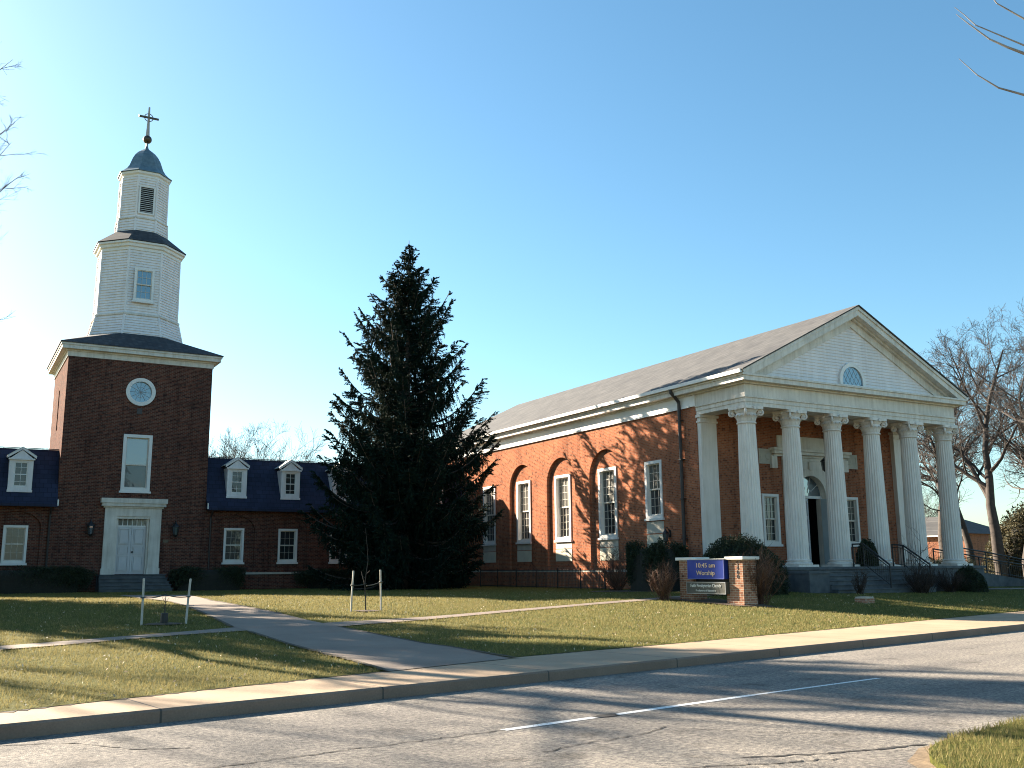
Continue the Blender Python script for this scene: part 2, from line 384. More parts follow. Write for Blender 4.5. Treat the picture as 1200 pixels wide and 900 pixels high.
def m_blade():
    m = foliage('grass_blades', [(0, (.040, .060, .011)), (.35, (.090, .108, .021)), (.72, (.155, .145, .037)), (1, (.32, .265, .115))], .3, .7)
    t = m.node_tree; b = t.nodes['Principled BSDF']; src = b.inputs['Base Color'].links[0].from_socket
    p = ramp(t, noise(t, .55, 7, .72), [(.32, (.55, .68, .42)), (.47, (.95, 1.0, .85)), (.56, (1.08, 1.02, .95)), (.68, (1.5, 1.25, 1.35))])
    t.links.new(mixc(t, 1, src, p, 'MULTIPLY'), b.inputs['Base Color']); return m
M_BLADE = m_blade()
M_LEAF = foliage('fallen_leaf', [(0, (.22, .13, .06)), (.6, (.42, .32, .19)), (1, (.62, .55, .42))], .1)

# ------------------------------------------------------------------ ground, road, pavement
def structure(o): o['kind'] = 'structure'; return o
g = MB().add([(-2500, -2500, -.12), (2500, -2500, -.12), (2500, 2500, -.12), (-2500, 2500, -.12)], [(0, 1, 2, 3)]).build('ground', M_LAWN); structure(g)
rr = bpy.data.objects.new('road', None)
def td_obj(mb, name, mat, kind='structure'):     # mesh in (t, d) coordinates
    o = mb.build(name, mat); o.location = (KX, KY, 0); o.rotation_euler = (0, 0, ROADROT); o['kind'] = kind; return o
def loc_td(p):                                    # exact: the road frame is a rotation of ROADROT
    return p
td_obj(MB().add([(-250, -40, 0), (300, -40, 0), (300, .02, 0), (-250, .02, 0)], [(0, 1, 2, 3)]), 'road', M_ASPH)
# lawn sheet, climbing from the pavement to the buildings
ts = np.concatenate([np.arange(-400, -40, 20), np.arange(-40, 80, .8), np.arange(80, 500, 20)])
ds = np.concatenate([[0], np.arange(.5, 30, .6), np.arange(30, 80, 5), [100, 160, 300, 600, 1200]])
vs = []
for t_ in ts:
    w0 = float(walk_w(t_)) - .03
    for d_ in ds: vs.append((t_, w0 + d_, float(zt_td(t_, w0 + d_))))
nD = len(ds)
fs = [(i * nD + j, (i + 1) * nD + j, (i + 1) * nD + j + 1, i * nD + j + 1) for i in range(len(ts) - 1) for j in range(nD - 1)]
td_obj(MB().add(vs, fs), 'lawn', M_LAWN)
# kerb and pavement
tk = np.concatenate([[-250, -60, -30], np.arange(-20, 60, 1.0), [80, 300]])
mb = MB()
vs = []; 
for t_ in tk:
    wv = float(walk_w(t_))
    vs += [(t_, .0, -.05), (t_, .004, .125), (t_, .03, .15), (t_, wv, .154), (t_, wv, -.05)]
fs = [(i * 5 + k, (i + 1) * 5 + k, (i + 1) * 5 + k + 1, i * 5 + k + 1) for i in range(len(tk) - 1) for k in range(2, 4)]
td_obj(mb.add(vs, fs), 'pavement', M_WALK)
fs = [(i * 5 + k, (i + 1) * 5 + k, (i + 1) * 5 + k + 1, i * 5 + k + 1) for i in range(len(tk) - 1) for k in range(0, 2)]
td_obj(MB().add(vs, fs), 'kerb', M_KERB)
# near verge at the lower right, with the rounded corner of the drive
vp = []
for k in range(9):
    a = math.pi / 2 + math.pi / 2 * k / 8
    vp.append((-.2 + 1.6 * math.cos(a) * 1.0, -8.1 + 1.6 * math.sin(a)))
poly = [(300, -6.35)] + [(30, -6.35), (6, -6.4), (2, -6.45)] + vp + [(-1.8, -11), (-1.8, -24), (300, -24)]
mb = MB(); Mflat = lambda a, d, z: (a, z, d)
mb.sheet(Mflat, poly, [], .07); mb.reveal(Mflat, poly, .07, -.05)
td_obj(mb, 'verge', M_LAWN)
edge = [(14 - .25 * k, -6.37 - .08 * k / 48) for k in range(55)] + vp + [(-1.8, -9 - .5 * k) for k in range(5)]
def verge_soil():
    r_ = random.Random(4); A, Bq = [], []
    for i, (a, b_) in enumerate(edge):
        q0, q1 = edge[max(0, i - 1)], edge[min(len(edge) - 1, i + 1)]; d = Vector((q1[0] - q0[0], q1[1] - q0[1])).normalized(); n = Vector((d.y, -d.x))
        wo = .10 + .13 * r_.random(); A.append((a - n.x * .12, b_ - n.y * .12)); Bq.append((a + n.x * wo, b_ + n.y * wo))
    return A, Bq
def strip(mb, A, Bq, z): 
    n = len(A); mb.add([(a[0], a[1], z) for a in A] + [(b[0], b[1], z) for b in Bq], [(i, i + 1, n + i + 1, n + i) for i in range(n - 1)])
vA, vB = verge_soil(); mb = MB(); strip(mb, vA, vB, .012); td_obj(mb, 'verge_edge', plain('dry_soil_and_dead_grass', (.24, .17, .10), (.13, .09, .055), 9, .95, .6, 30))
# painted line, worn
def m_line():
    m, t, b = newmat('worn_road_paint'); b.inputs['Roughness'].default_value = .8
    f = ramp(t, noise(t, 35, 5, .7), [(.36, 0.0), (.46, 1.0)])
    t.links.new(mixc(t, f, (.16, .155, .15), (.78, .77, .74)), b.inputs['Base Color']); return m
M_LINE = m_line()
mb = MB()
def line_strip(p0, p1, wd):
    d = Vector(p1) - Vector(p0); n = Vector((-d.y, d.x)).normalized() * wd / 2
    q = [Vector(p0) - n, Vector(p1) - n, Vector(p1) + n, Vector(p0) + n]
    mb.add([(a.x, a.y, .004) for a in q], [(0, 1, 2, 3)])
def to_td(x, y): return ((x - KX) * TX + (y - KY) * TY, (x - KX) * NX + (y - KY) * NY)
a0, a1, a2, a3 = to_td(-.12, 10.58), to_td(1.0, 11.49), to_td(1.1, 11.565), to_td(3.1, 13.22)
line_strip(a0, a1, .11); line_strip(a2, a3, .11)
line_strip(a3, to_td(5.42, 15.04), .075)
td_obj(mb, 'road_marking', M_LINE)
# cracks and a pothole in the asphalt
rnd = random.Random(5)
def crack(pts, wd, seed):
    r_ = random.Random(seed); mb = MB(); P = []
    for i in range(len(pts) - 1):
        a, b_ = Vector(to_td(*pts[i])), Vector(to_td(*pts[i + 1])); n = max(2, int((b_ - a).length / .07))
        for k in range(n): P.append(a.lerp(b_, k / n) + Vector((r_.gauss(0, .012), r_.gauss(0, .018))))
    L = []; Rr = []
    for p in P:
        h = wd * r_.uniform(.2, 1) / 2
        L.append((p.x, p.y - h)); Rr.append((p.x, p.y + h))
    strip(mb, L, Rr, .005); return mb
M_CRACK = plain('crack_shadowed_dirt', (.022, .020, .018), (.035, .03, .026), 20, .95)
cracks = [([(-.12, 10.58), (-1.0, 9.93), (-2.6, 8.75), (-4.5, 7.4)], .035), ([(-5.2, 9.9), (-4.3, 10.0), (-3.6, 9.65), (-3.0, 9.7)], .05),
          ([(.6, 11.9), (.95, 11.5), (1.3, 11.0), (1.6, 10.7), (2.4, 10.35), (3.6, 10.1)], .03), ([(1.6, 10.7), (1.3, 10.3), (.6, 9.7), (.2, 9.3)], .025),
          ([(2.0, 9.0), (2.7, 9.15), (3.3, 9.35), (3.9, 9.6)], .07), ([(1.4, 8.6), (2.3, 8.75), (3.0, 9.0)], .04), ([(-2.2, 12.4), (-1.2, 12.7), (-.5, 13.3), (.4, 14.2)], .02)]
for i, (p, wd) in enumerate(cracks): td_obj(crack(p, wd, i), 'road_crack', M_CRACK)
mb = MB(); cpt = to_td(1.04, 11.52); lp = [(cpt[0] + .2 * (1 + .35 * rnd.gauss(0, .6)) * math.cos(a), cpt[1] + .085 * (1 + .35 * rnd.gauss(0, .6)) * math.sin(a)) for a in [k * math.pi / 9 for k in range(18)]]
mb.sheet(Mflat, lp, [], .0085); td_obj(mb, 'pothole', M_CRACK)

def inside(px, py, poly):
    r_ = np.zeros(len(px), bool); n = len(poly); j = n - 1
    for i in range(n):
        xi, yi = poly[i][0], poly[i][1]; xj, yj = poly[j][0], poly[j][1]
        if yi != yj: r_ ^= ((yi > py) != (yj > py)) & (px < (xj - xi) * (py - yi) / (yj - yi) + xi)
        j = i
    return r_
# footpaths, laid on the lawn
def densify(P, n):
    P = [Vector((*p, 0)) for p in P]; L = [0]
    for i in range(1, len(P)): L.append(L[-1] + (P[i] - P[i - 1]).length)
    o = []
    for k in range(n + 1):
        s = L[-1] * k / n
        i = min(max(0, next((j for j in range(len(L)) if L[j] > s), len(L) - 1) - 1), len(P) - 2)
        f = (s - L[i]) / max(1e-6, L[i + 1] - L[i]); q = P[i].lerp(P[i + 1], f); o.append((q.x, q.y))
    return o
pm_r = [(-13.4, 41.0), (-11.04, 35.58), (-10.1, 33.25), (-7.85, 29.38), (-6.2, 26.68), (-5.1, 24.66), (-4.0, 22.9), (-2.7, 20.83), (-1.68, 19.25), (-1.19, 18.73), (-.61, 17.87), (-.02, 17.0)]
pm_l = [(-16.5, 41.5), (-13.57, 36.24), (-11.55, 33.13), (-9.56, 29.4), (-7.55, 25.12), (-6.36, 22.58), (-5.67, 21.47), (-4.32, 19.03), (-3.44, 17.59), (-2.57, 16.21), (-1.9, 14.98)]
pl_u = [(-22, -1.0), (-12.2, 14.0), (-9.27, 18.1), (-8.7, 18.86), (-7.8, 20.26), (-7.09, 21.21), (-6.0, 22.9)]
pl_l = [(-21.3, -1.6), (-11.7, 13.4), (-8.93, 17.46), (-8.38, 18.17), (-7.5, 19.6), (-6.8, 20.6), (-5.5, 22.0)]
pr_u = [(-5.0, 23.3), (-4.36, 24.1), (-3.43, 24.9), (-2.25, 26.0), (-.05, 28.62), (2.65, 31.67), (5.6, 34.7), (8.2, 37.0)]
pr_l = [(-4.3, 22.6), (-3.3, 23.83), (-2.2, 25.1), (-.05, 27.87), (2.58, 30.85), (5.6, 33.9), (8.6, 36.2)]
path_polys = []
def footpath(name, A, Bq, lift):
    n = 40; A, Bq = densify(A, n), densify(Bq, n); mb = MB(); vs = []; m_ = 5
    for a, b_ in zip(A, Bq):
        for k in range(m_ + 1):
            f = k / m_; x = a[0] * (1 - f) + b_[0] * f; y = a[1] * (1 - f) + b_[1] * f
            z = float(zt(x, y)); tq, dq = to_td(x, y); vs.append((x, y, z + .003 + lift * min(1, max(0, (dq - float(walk_w(tq))) / 1.2))))
    mb.add(vs, [(i * (m_ + 1) + k, (i + 1) * (m_ + 1) + k, (i + 1) * (m_ + 1) + k + 1, i * (m_ + 1) + k + 1) for i in range(n) for k in range(m_)])
    structure(mb.build(name, M_PATH)); path_polys.append(A + Bq[::-1])
footpath('footpath', pm_l, pm_r, .020)
footpath('footpath', pl_u, pl_l, .014)
footpath('footpath', pr_u, pr_l, .014)

# ------------------------------------------------------------------ windows and doors shared by the buildings
def M_front(v0): return lambda a, d, z: (a, v0 - d, z)       # a wall that looks towards -y of its building
def M_side(u0): return lambda a, d, z: (u0 - d, a, z)        # a wall that looks towards -x
def M_back(v0): return lambda a, d, z: (a, v0 + d, z)
def M_right(u0): return lambda a, d, z: (u0 + d, a, z)
def sash_window(parent, M, a0, a1, z0, z1, cas=.12, nx=3, ny=3, proud=.04, deep=.10, mun=.009, glass=None, sill=True, upper=None, name='window', split=.5):
    mb = MB()
    o = rect(a0, a1, z0, z1); i_ = rect(a0 + cas, a1 - cas, z0 + cas, z1 - cas)
    mb.band(M, o, i_, -deep, proud)
    wn = mb.build(name, M_WHITE, parent)
    A0, A1, Z0, Z1 = a0 + cas, a1 - cas, z0 + cas, z1 - cas
    zm = Z0 + (Z1 - Z0) * split; s = .045
    sb = MB()
    sb.band(M, rect(A0, A1, zm - .02, Z1), rect(A0 + s, A1 - s, zm + .04, Z1 - s), -deep + .015, -deep + .055)
    sb.band(M, rect(A0, A1, Z0, zm + .02), rect(A0 + s, A1 - s, Z0 + s * 1.3, zm - .03), -deep - .03, -deep + .010)
    for zl, zh, dd in ((zm + .04, Z1 - s, -deep + .02), (Z0 + s * 1.3, zm - .03, -deep - .025)):
        for k in range(1, nx):
            x = A0 + s + (A1 - A0 - 2 * s) * k / nx; sb.mbox(M, x - mun, x + mun, dd, dd + .022, zl, zh)
        for k in range(1, ny):
            z = zl + (zh - zl) * k / ny; sb.mbox(M, A0 + s, A1 - s, dd + .002, dd + .020, z - mun, z + mun)
    sb.build('sash', M_TRIM, wn)
    def pane(zl, zh, dd, g):
        p = MB(); p.mbox(M, A0 + .01, A1 - .01, dd - .01, dd, zl, zh); p.build('pane', g, wn)
    pane(zm - .0, Z1 - .01, -deep + .012, upper or glass or M_GLASS); pane(Z0 + .01, zm - .001, -deep - .034, glass or M_GLASS)
    if sill:
        q = MB(); q.mbox(M, a0 - .06, a1 + .06, -.05, proud + .05, z0 - .10, z0 - .002); q.build('sill', M_STONE if sill == 'stone' else M_WHITE, wn)
    return wn
def panelled_door(parent, M, a0, a1, z0, z1, d, rows, mat, cols=1, name='door'):
    mb = MB(); mb.mbox(M, a0, a1, d - .05, d, z0, z1)
    H_ = z1 - z0; zc = z0 + .12
    tot = sum(rows); avail = H_ - .12 - .1 - .09 * (len(rows) - 1)
    for r_ in rows:
        h = avail * r_ / tot
        wd = (a1 - a0 - .1 * 2 - .08 * (cols - 1)) / cols
        for c in range(cols):
            x = a0 + .1 + c * (wd + .08)
            mb.band(M, rect(x, x + wd, zc, zc + h), rect(x + .03, x + wd - .03, zc + .03, zc + h - .03), d, d + .05)
            mb.mbox(M, x + .065, x + wd - .065, d, d + .04, zc + .065, zc + h - .065)
        zc += h + .09
    return mb.build(name, mat, parent)

# ================================================================== the church hall with the columned porch
HW, HL, PD = 13.14, 29.2, 3.0
ZB, ZA, ZE = 1.61, 8.05, 9.38        # porch floor, underside of the architrave, eaves
ZR = 12.91; OV = .45
hall = root('church_hall', 'long red brick church hall with white columned porch and pediment', 'church', B(0, 0, 0), TH)
MS, MF = M_side(0), M_front(PD)
# long wall towards the lawn: five bays, four of them in round-arched recesses
bays = [9.85, 13.85, 17.85, 21.85]
outer = rect(PD, HL, .3, 8.44)
w1 = rect(5.47, 6.65, 3.82, 6.36)
rec = [arch(c, 1.36, 1.56, 5.96) for c in bays]
mb = MB(); mb.sheet(MS, outer, [w1] + rec, 0)
for r_, c in zip(rec, bays):
    mb.reveal(MS, r_, 0, -.15)
    mb.sheet(MS, r_, [rect(c - .74, c + .74, 3.08, 6.40)], -.15)
    mb.reveal(MS, rect(c - .74, c + .74, 3.08, 6.40), -.15, -.5)
mb.reveal(MS, w1, 0, -.4)
mb.build('side_wall', M_BRICK, hall)
mb = MB()
mb.add([(HW, PD, .3), (HW, HL, .3), (HW, HL, 8.44), (HW, PD, 8.44)], [(0, 1, 2, 3)])
mb.build('side_wall', M_BRICK, hall)
mb = MB(); mb.add([(0, HL, .3), (HW, HL, .3), (HW, HL, 9.3), (HW / 2, HL, 12.8), (0, HL, 9.3)], [(0, 1, 2, 3, 4)]); mb.build('rear_wall', M_BRICK, hall)
mb = MB(); mb.mbox(MS, PD + .02, HL, -.04, .045, 1.44, 1.555); mb.build('water_table', M_STONE, hall)
mb = MB(); mb.mbox(MS, PD + .02, HL, .001, .030, .3, 1.438); mb.build('plinth', M_BRICK, hall)
for c in bays:
    Mr = M_side(.15)
    sash_window(hall, Mr, c - .75, c + .75, 3.06, 6.42, .14, 4, 4, .05, .16, .009, M_GLASS, True, M_BLIND, 'side_window')
    q = MB(); q.mbox(Mr, c - .76, c + .76, -.02, .012, 2.62, 2.94); q.build('apron_panel', M_STONE, hall)
    q = MB(); q.mbox(Mr, c - .76, c + .76, -.02, .022, 1.99, 2.59); q.build('stone_panel', M_PANEL, hall)
sash_window(hall, MS, 5.45, 6.67, 3.80, 6.38, .14, 3, 3, .05, .12, .009, M_GLASS, True, M_BLIND, 'side_window')
q = MB(); q.mbox(MS, 5.45, 6.67, -.02, .012, 3.14, 3.66); q.build('apron_panel', M_STONE, hall)
q = MB(); q.mbox(MS, 5.45, 6.67, -.02, .022, 2.45, 3.09); q.build('stone_panel', M_PANEL, hall)
# porch wall
do = arch(6.57, .90, ZB, 4.82)
fw = [rect(3.55, 4.5, 2.62, 4.78), rect(8.64, 9.59, 2.62, 4.78)]
mb = MB(); mb.sheet(MF, [(0, .3), (HW, .3), (HW, 8.44), (0, 8.44)], [do] + fw, 0); mb.reveal(MF, do, 0, -.5)
for f in fw: mb.reveal(MF, f, 0, -.4)
mb.build('porch_wall', M_BRICK, hall)
for f in fw: sash_window(hall, MF, f[0][0] - .02, f[1][0] + .02, 2.60, 4.80, .12, 3, 3, .05, .12, .009, M_GLASS, True, M_BLIND, 'porch_window')
# floors and lids, so the inside is dark
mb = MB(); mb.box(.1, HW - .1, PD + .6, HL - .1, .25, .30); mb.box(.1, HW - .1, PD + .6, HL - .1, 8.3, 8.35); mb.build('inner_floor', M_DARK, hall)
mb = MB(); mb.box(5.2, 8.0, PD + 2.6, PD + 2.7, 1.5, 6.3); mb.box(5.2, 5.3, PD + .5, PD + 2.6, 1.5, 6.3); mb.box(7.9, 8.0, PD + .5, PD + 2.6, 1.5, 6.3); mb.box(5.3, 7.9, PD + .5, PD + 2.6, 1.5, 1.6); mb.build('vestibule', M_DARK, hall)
# doorway
mb = MB()
mb.band(MF, arch(6.57, 1.18, ZB, 4.82), arch(6.57, .88, ZB + .001, 4.82), -.52, .09)
for sg in (-1, 1): mb.mbox(MF, 6.57 + sg * .775 - .10, 6.57 + sg * .775 + .10, -.34, -.06, ZB, 4.68)
mb.mbox(MF, 4.86, 5.38, .0, .10, ZB, 6.36); mb.mbox(MF, 7.76, 8.28, .0, .10, ZB, 6.36)
outr = rect(5.381, 7.759, ZB, 6.36)
mb.sheet(MF, rect(5.385, 7.755, ZB + .002, 6.36), [arch(6.57, 1.17, ZB + .004, 4.82)], .05)
mb.mbox(MF, 4.86, 8.28, .001, .07, 6.362, 6.50)
mb.mbox(MF, 4.30, 8.84, .0, .14, 6.502, 6.60); mb.mbox(MF, 4.18, 8.96, .0, .30, 6.602, 6.74); mb.mbox(MF, 4.10, 9.04, .0, .38, 6.742, 6.86)
mb.mbox(MF, 4.62, 8.52, .0, .06, 6.862, 7.46)
for a in (4.3, 8.84): mb.mbox(MF, a - .16, a + .16, .0, .16, 5.95, 6.50)
mb.box(6.47, 6.67, PD - .13, PD - .05, 5.95, 6.33)
ds_ = mb.build('door_surround', M_TRIM, hall)
mb = MB(); mb.prism(MF, arch(6.57, .86, 4.80, 4.84), -.27, -.25); mb.build('fanlight', M_GLASSB, hall)
mb = MB(); mb.mbox(MF, 5.70, 7.44, -.30, -.16, 4.68, 4.80)
for k in range(1, 5):
    a = math.pi * k / 5; p0 = (6.57 + .3 * math.cos(a), 4.82 + .3 * math.sin(a)); p1 = (6.57 + .86 * math.cos(a), 4.82 + .86 * math.sin(a))
    mb.tube([MF(p0[0], -.24, p0[1]), MF(p1[0], -.24, p1[1])], .014, 4)
mb.build('door_transom', M_WHITE, hall)
lf = panelled_door(hall, MF, 5.90, 6.58, ZB, 4.68, -.2, [1, 1.4, .9], M_DOOR, 1, 'door_leaf')
# the right leaf stands open
hx, hy = 7.25, PD + .06; oa = R(104)
def Mopen(a, d, z): return (hx - a * math.cos(oa) + d * math.sin(oa), hy - a * math.sin(oa) - d * math.cos(oa), z)
rl = panelled_door(hall, Mopen, .02, .72, ZB + .01, 4.66, .02, [1, 1.4, .9], M_BDOOR, 1, 'door_leaf'); rl['label'] = 'pale blue grey door leaf swung open'
q = MB(); q.mbox(Mopen, .06, .68, .04, .09, 2.62, 2.69); q.build('panic_bar', M_BLACK, rl)
# carved plaques
for c in (4.01, 9.22):
    q = MB(); q.mbox(MF, c - .53, c + .53, .0, .05, 6.13, 6.80); p = q.build('plaque', M_STONE, hall)
    q = MB(); q.band(MF, rect(c - .46, c + .46, 6.2, 6.73), rect(c - .42, c + .42, 6.24, 6.69), .05, .065)
    q.lathe([(.16, 0), (.16, .02), (.1, .035)], 14); k0 = len(q.v) - 42
    q.v[k0:] = [MF(c + x, .05 + z, 6.465 + y) for x, y, z in q.v[k0:]]
    q.build('relief', M_STONE, p)
# floor of the porch and its steps
mb = MB(); mb.box(-.45, HW + .45, -.45, PD, .35, 1.50); mb.build('porch_base', M_DSTONE, hall)
mb = MB(); mb.box(-.52, HW + .52, -.52, PD - .001, 1.502, ZB); mb.build('porch_floor', M_DSTONE, hall)
mb = MB()
for k in range(5):
    y0_, y1_, zt0 = -.52 - .32 * (k + 1), -.521 - .32 * k, ZB - .17 * (k + 1)
    mb.box(2.25, 7.95, y0_, y1_, .35, zt0 - .046); mb.box(2.25, 7.95, y0_ - .035, y1_ - (.036 if k else 0), zt0 - .045, zt0)
mb.build('front_steps', M_DSTONE, hall, bevel=.012)
mb = MB(); mb.box(1.15, 2.24, -1.75, -.53, .35, 1.36); mb.box(1.11, 2.246, -1.80, -.525, 1.362, 1.46); mb.build('cheek_block', M_DSTONE, hall)
mb = MB(); mb.box(7.96, 9.0, -1.75, -.53, .35, 1.20); mb.box(7.955, 9.04, -1.80, -.525, 1.202, 1.29); mb.build('cheek_block', M_DSTONE, hall)
# columns
def column(cx, cy):
    n = 96
    def flute(k):
        f = (k % 4); return [1.0, .955, .935, .955][f]
    pr = []
    for i in range(13):
        f = i / 12; z = ZB + .30 + f * (ZA - .64 - ZB - .30)
        pr.append((.435 - .085 * max(0, (f - .12) / .88) ** 1.35, z))
    s = MB().lathe(pr, n, cx, cy, 0, flute).build('column', M_COL, hall, smooth=False)
    bmb = MB(); bmb.box(cx - .56, cx + .56, cy - .56, cy + .56, ZB, ZB + .09)
    bmb.lathe([(.54, ZB + .091), (.56, ZB + .12), (.56, ZB + .15), (.53, ZB + .175), (.47, ZB + .19), (.46, ZB + .23), (.50, ZB + .25), (.50, ZB + .275), (.46, ZB + .30), (.44, ZB + .305)], 40, cx, cy)
    bmb.build('base', M_COL, s)
    c = MB(); zt_ = ZA - .64
    c.lathe([(.352, zt_ - .08), (.40, zt_ - .06), (.40, zt_ - .02), (.36, zt_), (.36, zt_ + .10), (.40, zt_ + .14), (.44, zt_ + .22), (.43, zt_ + .30), (.40, zt_ + .36), (.46, zt_ + .46), (.50, zt_ + .50)], 32, cx, cy)
    # leaves under the volutes
    for k in range(16):
        a = 2 * math.pi * k / 16; r0, r1 = .37, .49
        ca, sa = math.cos(a), math.sin(a)
        P = [(r0, .02, .06), (r0 + .03, .16, .075), (r1, .28, .05), (r1 + .03, .24, .02)]
        vs = []
        for r_, h, wd in P:
            for sg in (-1, 1): vs.append((cx + r_ * ca - sg * wd * sa, cy + r_ * sa + sg * wd * ca, zt_ + h))
        c.add(vs, [(2 * i, 2 * i + 1, 2 * i + 3, 2 * i + 2) for i in range(3)])
    # abacus with hollow sides
    ab = []
    for s4 in range(4):
        a = math.pi / 4 + s4 * math.pi / 2
        for k, (rr, off) in enumerate(((.70, -.05), (.70, .05))): ab.append((cx + rr * math.cos(a + off * 1.3), cy + rr * math.sin(a + off * 1.3)))
        am = a + math.pi / 4; 
        for dq in (-.28, 0, .28): ab.append((cx + (.45 + .05 * abs(dq) / .28) * math.cos(am + dq), cy + (.45 + .05 * abs(dq) / .28) * math.sin(am + dq)))
    Mz = lambda a, d, z: (a, z, d)
    c.prism(Mz, ab, ZA - .13, ZA - .002)
    # four corner scrolls
    for s4 in range(4):
        a = math.pi / 4 + s4 * math.pi / 2; dr = Vector((math.cos(a), math.sin(a), 0)); pz = Vector((-math.sin(a), math.cos(a), 0))
        cc = Vector((cx, cy, ZA - .27)) + dr * .56
        pts = []
        for k in range(22):
            an = math.pi * .55 - k * .42; r_ = .135 * (1 - k / 26)
            pts.append(cc + dr * (r_ * math.cos(an)) + Vector((0, 0, 1)) * (r_ * math.sin(an)))
        c.tube([Vector((cx, cy, ZA - .17)) + dr * .28] + pts, [.05] + [.052 - .0012 * k for k in range(22)], 6)
        for sg in (-1, 1): c.tube([cc + pz * .0, cc + pz * .075 * sg], [.05, .035], 8)
    for s4 in range(4):                          # flower on each side of the abacus
        a = s4 * math.pi / 2; p = Vector((cx + .50 * math.cos(a), cy + .50 * math.sin(a), ZA - .10))
        c.tube([p - Vector((math.cos(a), math.sin(a), 0)) * .06, p + Vector((math.cos(a), math.sin(a), 0)) * .04], [.09, .06], 8)
    c.build('capital', M_COL, s)
cu = [.41 + k * (HW - .82) / 5 for k in range(6)]
for u_ in cu: column(u_, .41)
# wall pilasters at the two ends of the porch
for a0, a1 in ((.04, .92), (HW - .92, HW - .04)):
    mb = MB(); mb.mbox(MF, a0, a1, .0, .22, ZB + .26, ZA - .34); p = mb.build('pilaster', M_COL, hall)
    mb = MB(); mb.mbox(MF, a0 - .05, a1 + .05, .0, .27, ZA - .338, ZA - .26); mb.mbox(MF, a0 - .01, a1 + .01, .0, .23, ZA - .258, ZA - .12); mb.mbox(MF, a0 - .08, a1 + .08, .0, .30, ZA - .118, ZA - .002); mb.build('capital', M_COL, p)
    mb = MB(); mb.mbox(MF, a0 - .05, a1 + .05, .0, .27, ZB, ZB + .258); mb.build('base', M_COL, p)
# entablature round the porch: stepped architrave, frieze
def ring3(mb, o, z0, z1, th=.80):                # three sides of the porch, each a beam; o = how far it stands out
    mb.box(-o, HW + o, -o, th, z0, z1)
    mb.box(-o, th, th + .001, PD, z0, z1); mb.box(HW - th, HW + o, th + .001, PD, z0, z1)
mb = MB(); ring3(mb, -.02, ZA, ZA + .16); ring3(mb, .01, ZA + .161, ZA + .33); ring3(mb, .06, ZA + .331, ZA + .40)
mb.build('architrave', M_TRIM, hall)
mb = MB(); ring3(mb, .0, ZA + .401, 8.93); mb.build('frieze', M_TRIM, hall)
mb = MB(); mb.box(.802, HW - .802, .802, PD, ZA + .18, ZA + .24)
for u_ in cu: mb.box(u_ - .25, u_ + .25, .803, PD - .31, ZA + .02, ZA + .178)
mb.build('porch_ceiling', M_TRIM, hall)
# frieze along the long walls
mb = MB(); mb.mbox(MS, PD + .001, HL, -.2, .05, 8.44, 8.93); mb.mbox(MS, PD + .35, HL, .051, .085, 8.42, 8.50)
mb.build('side_frieze', M_WHITE, hall)
mb = MB(); mb.mbox(M_right(HW), PD + .001, HL, -.2, .05, 8.44, 8.93); mb.build('side_frieze', M_WHITE, hall)
# cornice: bed mould, soffit, fascia, all round
mb = MB()
def cornice_u(o, z0, z1, mbx):
    mbx.box(-o, HW + o, -o, -o + .5, z0, z1)
    mbx.box(-o, -o + .5, -o + .501, HL + .2, z0, z1); mbx.box(HW + o - .5, HW + o, -o + .501, HL + .2, z0, z1)
cornice_u(.14, 8.931, 9.00, mb); cornice_u(.40, 9.001, 9.19, mb); cornice_u(.45, 9.191, 9.27, mb)
mb.build('cornice', M_TRIM, hall)
# white gutter over the side cornice
mb = MB()
for sgn, u0 in ((-1, -.47), (1, HW + .47)):
    mb.box(min(u0, u0 + sgn * .12), max(u0, u0 + sgn * .12), -.40, HL + .2, 9.275, 9.42)
mb.build('gutter', M_WHITE, hall)
# front gable: clapboards, raking cornice
SL = (ZR - 9.40) / (HW / 2 + OV)
def rz(u_): return 9.40 + SL * (min(u_, HW - u_) + OV)
mb = MB(); z = 9.28; yb = .12
while z < 12.55:
    z1 = z + .135
    def ends(zz): h = (zz - 9.40) / SL - OV; return max(.2, h), min(HW - .2, HW - h)
    a0, b0 = ends(z + .2); a1, b1 = ends(z1 + .2)
    if b1 - a1 < .1: break
    mb.add([(a0, yb - .028, z), (b0, yb - .028, z), (b1, yb, z1), (a1, yb, z1), (a0, yb, z), (b0, yb, z)], [(0, 1, 2, 3), (0, 4, 5, 1)])
    z = z1
mb.build('tympanum', M_SIDING, hall)
mb = MB(); P = [(-OV, 9.40), (HW / 2, ZR), (HW + OV, 9.40)]
def rake(mbx, lo, hi, y0, y1):                  # sloping moulding between two heights under the roof line
    for sg in (0, 1):
        def U(u_): return u_ if sg == 0 else HW - u_
        e = -OV
        vs = []
        for y in (y0, y1):
            for uu, zz in ((e, 9.40 - hi), (HW / 2 - .0005, ZR - hi), (HW / 2 - .0005, ZR - lo), (e + (lo - hi) * 0 + 0, 9.40 - lo)): vs.append((U(uu), y, zz))
        mbx.add(vs, [(0, 1, 2, 3), (7, 6, 5, 4), (0, 4, 5, 1), (1, 5, 6, 2), (2, 6, 7, 3), (3, 7, 4, 0)])
